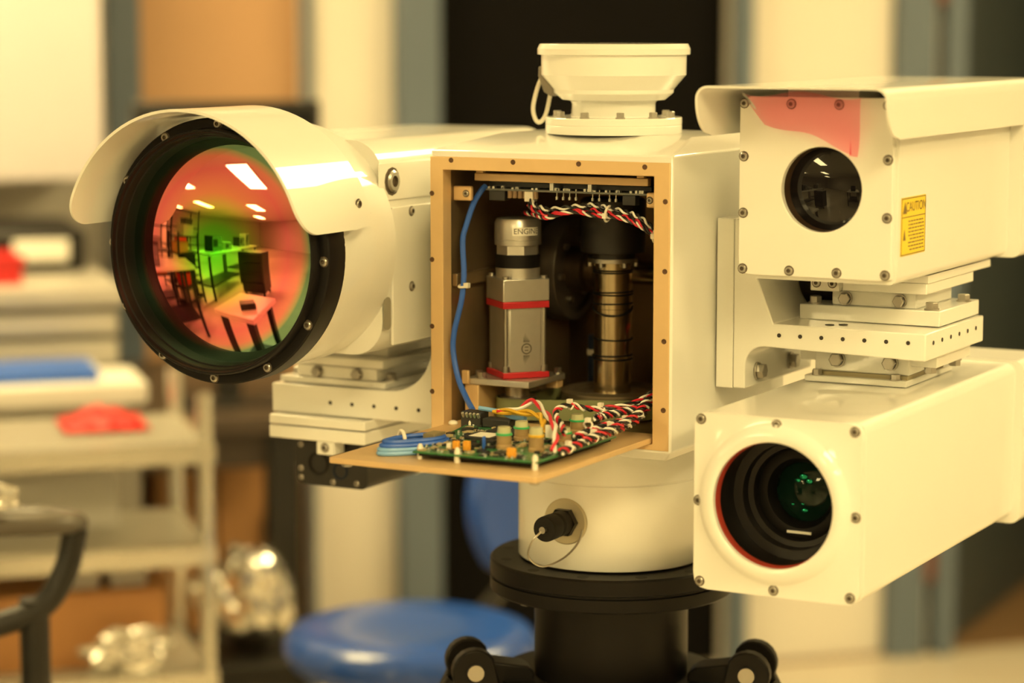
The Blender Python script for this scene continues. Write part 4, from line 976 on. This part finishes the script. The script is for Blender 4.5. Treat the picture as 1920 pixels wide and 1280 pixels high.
for k, (a0, a1, lb_) in enumerate(((-.420, -.350, 'white tub with lid on the orange box, beside the dark chair arm'), (-.332, -.275, 'white tub with lid on the orange box, next to the narrow cream jar'), (-.264, -.262 + .045 - .045 + .004, ''))):
    if not lb_: continue
    carton('white_tub', lb_, 'tub', a0, a1, 1.49, 1.56, .6102, .655, panel_m, grey_w, 'white tubs on the orange box')
carton('cream_jar', 'narrow cream jar on the orange box next to the cart post', 'jar', -.300 + .03, -.300 + .075 - .02, 1.60, 1.65, .6102, .650, panel_m, dk)

def foil(name, label, a, b, z, rx, ry, rz, seed, loc_only=False):
    r_ = random.Random(seed); bm = B(); bmesh.ops.create_icosphere(bm, subdivisions=4, radius=1)
    K = [(Vector((r_.gauss(0, 1), r_.gauss(0, 1), r_.gauss(0, 1))).normalized() * r_.uniform(3, 9), r_.uniform(0, 6.28), r_.uniform(.02, .08)) for _ in range(16)]
    for v in bm.verts:
        f = 1 + sum(am * (2 * abs(((v.co.dot(d_) + ph) / 3.14) % 2 - 1) - 1) for d_, ph, am in K)
        v.co = v.co * f
    bmesh.ops.scale(bm, vec=(rx, ry, rz), verts=bm.verts)
    zm = min(v.co.z for v in bm.verts)
    bmesh.ops.rotate(bm, matrix=Matrix.Rotation(pi / 4, 3, 'Z'), cent=(0, 0, 0), verts=bm.verts)
    bmesh.ops.translate(bm, vec=W(a, b, z - zm * .92), verts=bm.verts)
    for v in bm.verts: v.co.z = max(v.co.z, z + .0005)
    o_ = obj(name, bm, foil_m, None, smooth=0, org=W(a, b, z)); return tag(o_, label, 'foil')
foil('foil_ball', 'crumpled silver foil on the lower cart shelf in front of the orange box', -.315, 1.425, .4895, .068, .025, .036, 3)
cr_ = thing('black_crate', 'low black crate beside the wire cart holding a heap of foil', 'crate', W(-.07, 1.7, 0))
obj('crate_body', rbox(B(), -.155, .010, 1.58, 1.84, .0, .425), dk, cr_, bev=.004); obj('crate_rim', rbox(B(), -.160, .015, 1.575, 1.845, .425, .440), dk, cr_, bev=.003)
foil('foil_bag', 'tall crumpled silver foil bag standing on the black crate', -.070, 1.70, .4405, .072, .075, .088, 8)
ds = thing('dark_desk', 'dark wooden desk with black legs behind the wire cart', 'desk', W(.0, 2.3, 0))
obj('desktop', rbox(B(), -.215, .185, 2.02, 2.84, .755, .790), wood_dark, ds, bev=.003)
obj('apron', rbox(B(), -.195, .165, 2.05, 2.07, .690, .755), wood_dark, ds)
for a, b_ in ((.030, 1.90 + .13), (.12, 2.78), (-.205, 2.78)): obj('leg', rbox(B(), a, a + .058, b_, b_ + .05, 0, .755), dk, ds, bev=.002)
mo_ = thing('monitor', 'black flat monitor on the dark desk in front of the honey coloured door', 'monitor', W(0, 2.2, .79))
obj('shell', rbox(B(), -.190, .163, 2.16, 2.19, 1.07, 1.360), dk, mo_, bev=.006)
obj('screen', rbox(B(), -.178, .151, 2.157, 2.1598, 1.085, 1.345), mat('screen_off', (.01, .01, .012), .1), mo_)
obj('stand', rbox(B(), -.035, .010, 2.19, 2.22, .80, 1.20), dk, mo_, bev=.003); obj('foot', rbox(B(), -.11, .085, 2.12, 2.30, .790, .802), dk, mo_, bev=.003)
bcb = thing('brown_cabinet', 'low brown wooden cabinet with two doors beneath the dark desk', 'cabinet', W(0, 2.5, 0))
obj('carcass', rbox(B(), -.130, .115, 2.42, 2.76, 0, .675), browncab, bcb, bev=.002)
for a0, a1 in ((-.126, -.012), (-.004, .111)):
    dr = obj('door', rbox(B(), a0, a1, 2.402, 2.4195, .03, .665), browncab, bcb, bev=.002); obj('handle', rbox(B(), a1 - .02, a1 - .012, 2.388, 2.4018, .45, .53), dk, dr)

# blue stool with a round seat and back
bs = thing('blue_chair', 'blue vinyl lab chair with round seat and curved back behind the black tripod', 'chair', W(.03, 1.08, 0))
cs = W(.062, 1.10)
bm = B(); lathe(bm, [(0, .548), (.150, .548), (.178, .558), (.190, .576), (.190, .590), (.180, .606), (.150, .616), (.08, .611), (0, .604)], (cs.x, cs.y, 0), seg=48)
obj('seat', bm, chair_blue, bs, smooth=60)
bm = B(); cyl(bm, (cs.x, cs.y, .10), (cs.x, cs.y, .53), .025, 20); obj('post', bm, dk, bs)
bm = B(); lathe(bm, [(0, .525), (.11, .530), (.13, .549), (0, .549)], (cs.x, cs.y, 0), seg=32); obj('seat_pan', bm, dk, bs)
for k in range(5):
    a = 2 * pi * k / 5 + .3; e = cs + Vector((.27 * cos(a), .27 * sin(a), 0))
    bm = B(); cyl(bm, (cs.x, cs.y, .105), (e.x, e.y, .075), .022, 12, .014); lg = obj('leg', bm, dk, bs)
    bm = B(); cyl(bm, e + Vector((-.012 * sin(a), .012 * cos(a), .026)), e + Vector((.012 * sin(a), -.012 * cos(a), .026)), .026, 16); cyl(bm, e + Vector((0, 0, .03)), e + Vector((0, 0, .075)), .006, 8); obj('caster', bm, dk, lg)
bm = B(); g = []
for i in range(17):
    row = []
    for j in range(9):
        s_ = i / 16 * 2 - 1; t_ = j / 8 * 2 - 1
        e1 = .385 + .150 * s_ * sqrt(max(.05, 1 - .35 * t_ * t_)); z = .715 + .135 * t_ * sqrt(max(.05, 1 - .5 * s_ * s_)); e2 = 1.48 - .05 * (s_ * s_) + .015 * t_
        row.append(bm.verts.new(W(e1, e2, z)))
    g.append(row)
for A, D in zip(g, g[1:]):
    for k in range(8): bm.faces.new((A[k], D[k], D[k + 1], A[k + 1]))
o = obj('backrest', bm, chair_blue, bs, smooth=80); md = o.modifiers.new('t', 'SOLIDIFY'); md.thickness = .035; md = o.modifiers.new('b', 'BEVEL'); md.width = .012; md.segments = 3; md.limit_method = 'ANGLE'
bm = B(); tube(bm, smooth_path([W(.07, 1.12, .538), W(.18, 1.30, .534), W(.31, 1.48, .560), W(.37, 1.535, .62), W(.385, 1.54, .70)], 8), .014, 10); obj('back_bar', bm, dk, bs)

# dark chair whose arm enters the picture
ac = thing('black_armchair', 'black office chair with a padded grey arm standing before the wire cart', 'chair', W(-.75, .7, 0))
padm = mat('grey_pad', (.11, .095, .075), .4)
def armpiece(a):
    bm = B(); tube(bm, smooth_path([W(a - .23, .64, .884), W(a - .12, .66, .887), W(a - .02, .68, .882), W(a + .005, .74, .872), W(a - .03, .80, .868), W(a - .12, .82, .868)], 8), .017, 12, flat=.8); ar = obj('arm_pad', bm, padm, ac)
    bm = B(); tube(bm, smooth_path([W(a + .002, .70, .872), W(a - .012, .695, .82), W(a - .045, .69, .775), W(a - .12, .69, .75)], 8), .016, 12); obj('arm_curve', bm, dk, ar)
    bm = B(); p = W(a - .052, .695); cyl(bm, (p.x, p.y, .36), (p.x, p.y, .785), .019, 16); obj('arm_post', bm, dk, ar)
armpiece(-.475)
obj('seat', rbox(B(), -1.02, -.50, .45, .98, .36, .45), dk, ac, bev=.03, segs=3)
obj('backrest', rbox(B(), -1.05, -.97, .48, .95, .52, 1.0), dk, ac, bev=.03, segs=3)
obj('back_bar', rbox(B(), -1.03, -.99, .68, .74, .40, .55), dk, ac)
p = W(-.76, .71); bm = B(); cyl(bm, (p.x, p.y, .08), (p.x, p.y, .36), .03, 16); obj('post', bm, dk, ac)
for k in range(5):
    a = 2 * pi * k / 5; e = p + Vector((.29 * cos(a), .29 * sin(a), 0)); bm = B(); cyl(bm, (p.x, p.y, .10), (e.x, e.y, .06), .022, 10, .016); lg = obj('leg', bm, dk, ac); bm = B(); cyl(bm, e + Vector((0, -.012, .03)), e + Vector((0, .012, .03)), .030, 14); obj('caster', bm, dk, lg)
fp_ = foil('foil_wad', 'small bright wad of silver foil resting on the padded grey chair arm', -.600, .655, .9010, .050, .022, .020, 21)

# ================================================================== THE HALL THE LENS REFLECTS
bench_top = mat('bench_laminate', (.72, .68, .60), .3, var=.04)
def bench(x, y, w, l, h, rz, label):
    t = thing('workbench', label, 'workbench', (x, y, 0), 'workbenches in the hall'); M = Matrix.Translation((x, y, 0)) @ Matrix.Rotation(radians(rz), 4, 'Z')
    obj('worktop', box(B(), -w / 2, w / 2, -l / 2, l / 2, h - .04, h, M), bench_top, t, bev=.003)
    for sx in (-1, 1):
        for sy in (-1, 1): obj('leg', box(B(), sx * (w / 2 - .06) - .025, sx * (w / 2 - .06) + .025, sy * (l / 2 - .06) - .025, sy * (l / 2 - .06) + .025, 0, h - .04, M), dk, t)
    obj('undershelf', box(B(), -w / 2 + .08, w / 2 - .08, -l / 2 + .08, l / 2 - .08, .25, .28, M), dk, t)
    return t
bench(-.86, -1.50, .42, .50, .76, 8, 'white topped workbench facing the thermal camera lens')
bench(-2.6, -1.5, .75, 1.5, .90, 30, 'white topped workbench with the dark instrument, beside the drawer bench')
bench(-2.9, -4.1, .75, 1.8, .90, 0, 'white topped workbench along the aisle, under the dark monitor')
bench(-3.2, -6.4, .75, 1.8, .90, 0, 'white topped workbench far down the aisle')
bench(.2, -6.0, .75, 2.4, .90, 0, 'white topped workbench on the other side of the aisle')
def rack(x, y, w, l, h, rz, label, seed):
    t = thing('storage_rack', label, 'rack', (x, y, 0), 'storage racks in the hall'); M = Matrix.Translation((x, y, 0)) @ Matrix.Rotation(radians(rz), 4, 'Z'); r_ = random.Random(seed)
    for sx in (-1, 1):
        for sy in (-1, 1): obj('post', box(B(), sx * w / 2 - .02, sx * w / 2 + .02, sy * l / 2 - .02, sy * l / 2 + .02, 0, h, M), dk, t)
    for k in range(5):
        z = .12 + (h - .2) * k / 4; obj('shelf', box(B(), -w / 2, w / 2, -l / 2, l / 2, z, z + .025, M), dk, t)
    return t, M, r_
racks = [(-3.9, -2.1, .5, 1.4, 1.75, 35, 'black storage rack standing behind the first workbench', 1), (-4.4, -3.8, .5, 1.5, 1.8, 5, 'black storage rack beside the aisle bench', 2), (-3.0, -2.72, .40, .70, 1.25, 0, 'short black storage rack in the middle of the hall', 3)]
k_ = 0
cols = [(dk, 'black'), (card, 'brown cardboard'), (grey_w, 'cream'), (redp, 'red')]
place_w = ['bottom', 'second', 'third', 'fourth', 'top']
for ri, a in enumerate(racks):
    t, M, r_ = rack(*a); w, l, h = a[2], a[3], a[4]
    for k in range(5):
        z = .12 + (h - .2) * k / 4 + .026
        if k == 4 and ri == 1: continue
        m_, nm = cols[(k + ri) % 4]; hh = r_.uniform(.14, .22); y0 = r_.uniform(-l / 2 + .05, 0)
        b = thing('stored_box', '%s box on the %s shelf of the %s' % (nm, place_w[k], ['rack behind the first workbench', 'rack beside the aisle bench', 'short rack in the hall'][ri]), 'box', M @ Vector((0, y0 + .16, z)), 'boxes on the racks')
        obj('box_body', box(B(), -w / 2 + .06, w / 2 - .06, y0, y0 + .34, z, z + hh, M), m_, b); obj('lid', box(B(), -w / 2 + .05, w / 2 - .05, y0 - .01, y0 + .35, z + hh, z + hh + .02, M), m_, b)
def instrument(x, y, z, rz, w, d_, h, label, cat='instrument', m_=dk):
    M = Matrix.Translation((x, y, 0)) @ Matrix.Rotation(radians(rz), 4, 'Z'); t = thing('bench_instrument', label, cat, (x, y, z))
    obj('casing', box(B(), -w / 2, w / 2, -d_ / 2, d_ / 2, z, z + h, M), m_, t, bev=.006)
    obj('front_panel', box(B(), -w / 2 + .01, w / 2 - .01, d_ / 2, d_ / 2 + .006, z + .01, z + h - .01, M), GREYL, t)
    for k in range(3): bm = B(); cyl(bm, M @ Vector((w * .15 + k * w * .12, d_ / 2 + .006, z + h * .4)), M @ Vector((w * .15 + k * w * .12, d_ / 2 + .02, z + h * .4)), .012, 12); obj('knob', bm, grey_w, t)
    obj('display', box(B(), -w * .42, w * .02, d_ / 2 + .006, d_ / 2 + .008, z + h * .3, z + h * .8, M), CHIP, t)
instrument(-2.55, -1.35, .90, 30 - 90, .45, .35, .22, 'dark bench instrument with knobs on the workbench beside the drawer bench')
instrument(-2.9, -3.9, .90, -90, .5, .3, .32, 'dark bench instrument on the aisle workbench')
instrument(-3.2, -6.2, .90, -90, .5, .3, .30, 'dark bench instrument on the far aisle workbench')
instrument(.2, -5.5, .90, 90, .5, .3, .35, 'dark bench instrument on the bench across the aisle')
tcab = thing('tool_cabinet', 'large dark rolling tool cabinet standing at the edge of the aisle', 'cabinet', (-1.75, -4.2, 0))
obj('carcass', box(B(), -2.05, -1.45, -4.5, -3.9, .1, .95), dk, tcab, bev=.01)
for k in range(4): obj('drawer', box(B(), -2.03, -1.47, -3.899, -3.875, .14 + .2 * k, .32 + .2 * k), dk, tcab, bev=.004)
for x in (-2.0, -1.5):
    for y in (-4.45, -3.95): bm = B(); cyl(bm, (x - .02, y, .05), (x + .02, y, .05), .05, 14); obj('caster', bm, BLACKM, tcab); obj('caster_fork', box(B(), x - .022, x + .022, y - .015, y + .015, .05, .1), chrome, tcab)

instrument(-2.9, -4.55, .90, -90, .42, .30, .18, 'low grey bench instrument at the end of the aisle workbench', m_=grey_w)
instrument(-3.2, -6.75, .90, -90, .40, .30, .42, 'tall cream bench instrument at the end of the far aisle workbench', m_=grey_w)
instrument(-.80, -1.42, .76, 150, .14, .10, .05, 'small black meter lying on the workbench that faces the thermal camera')
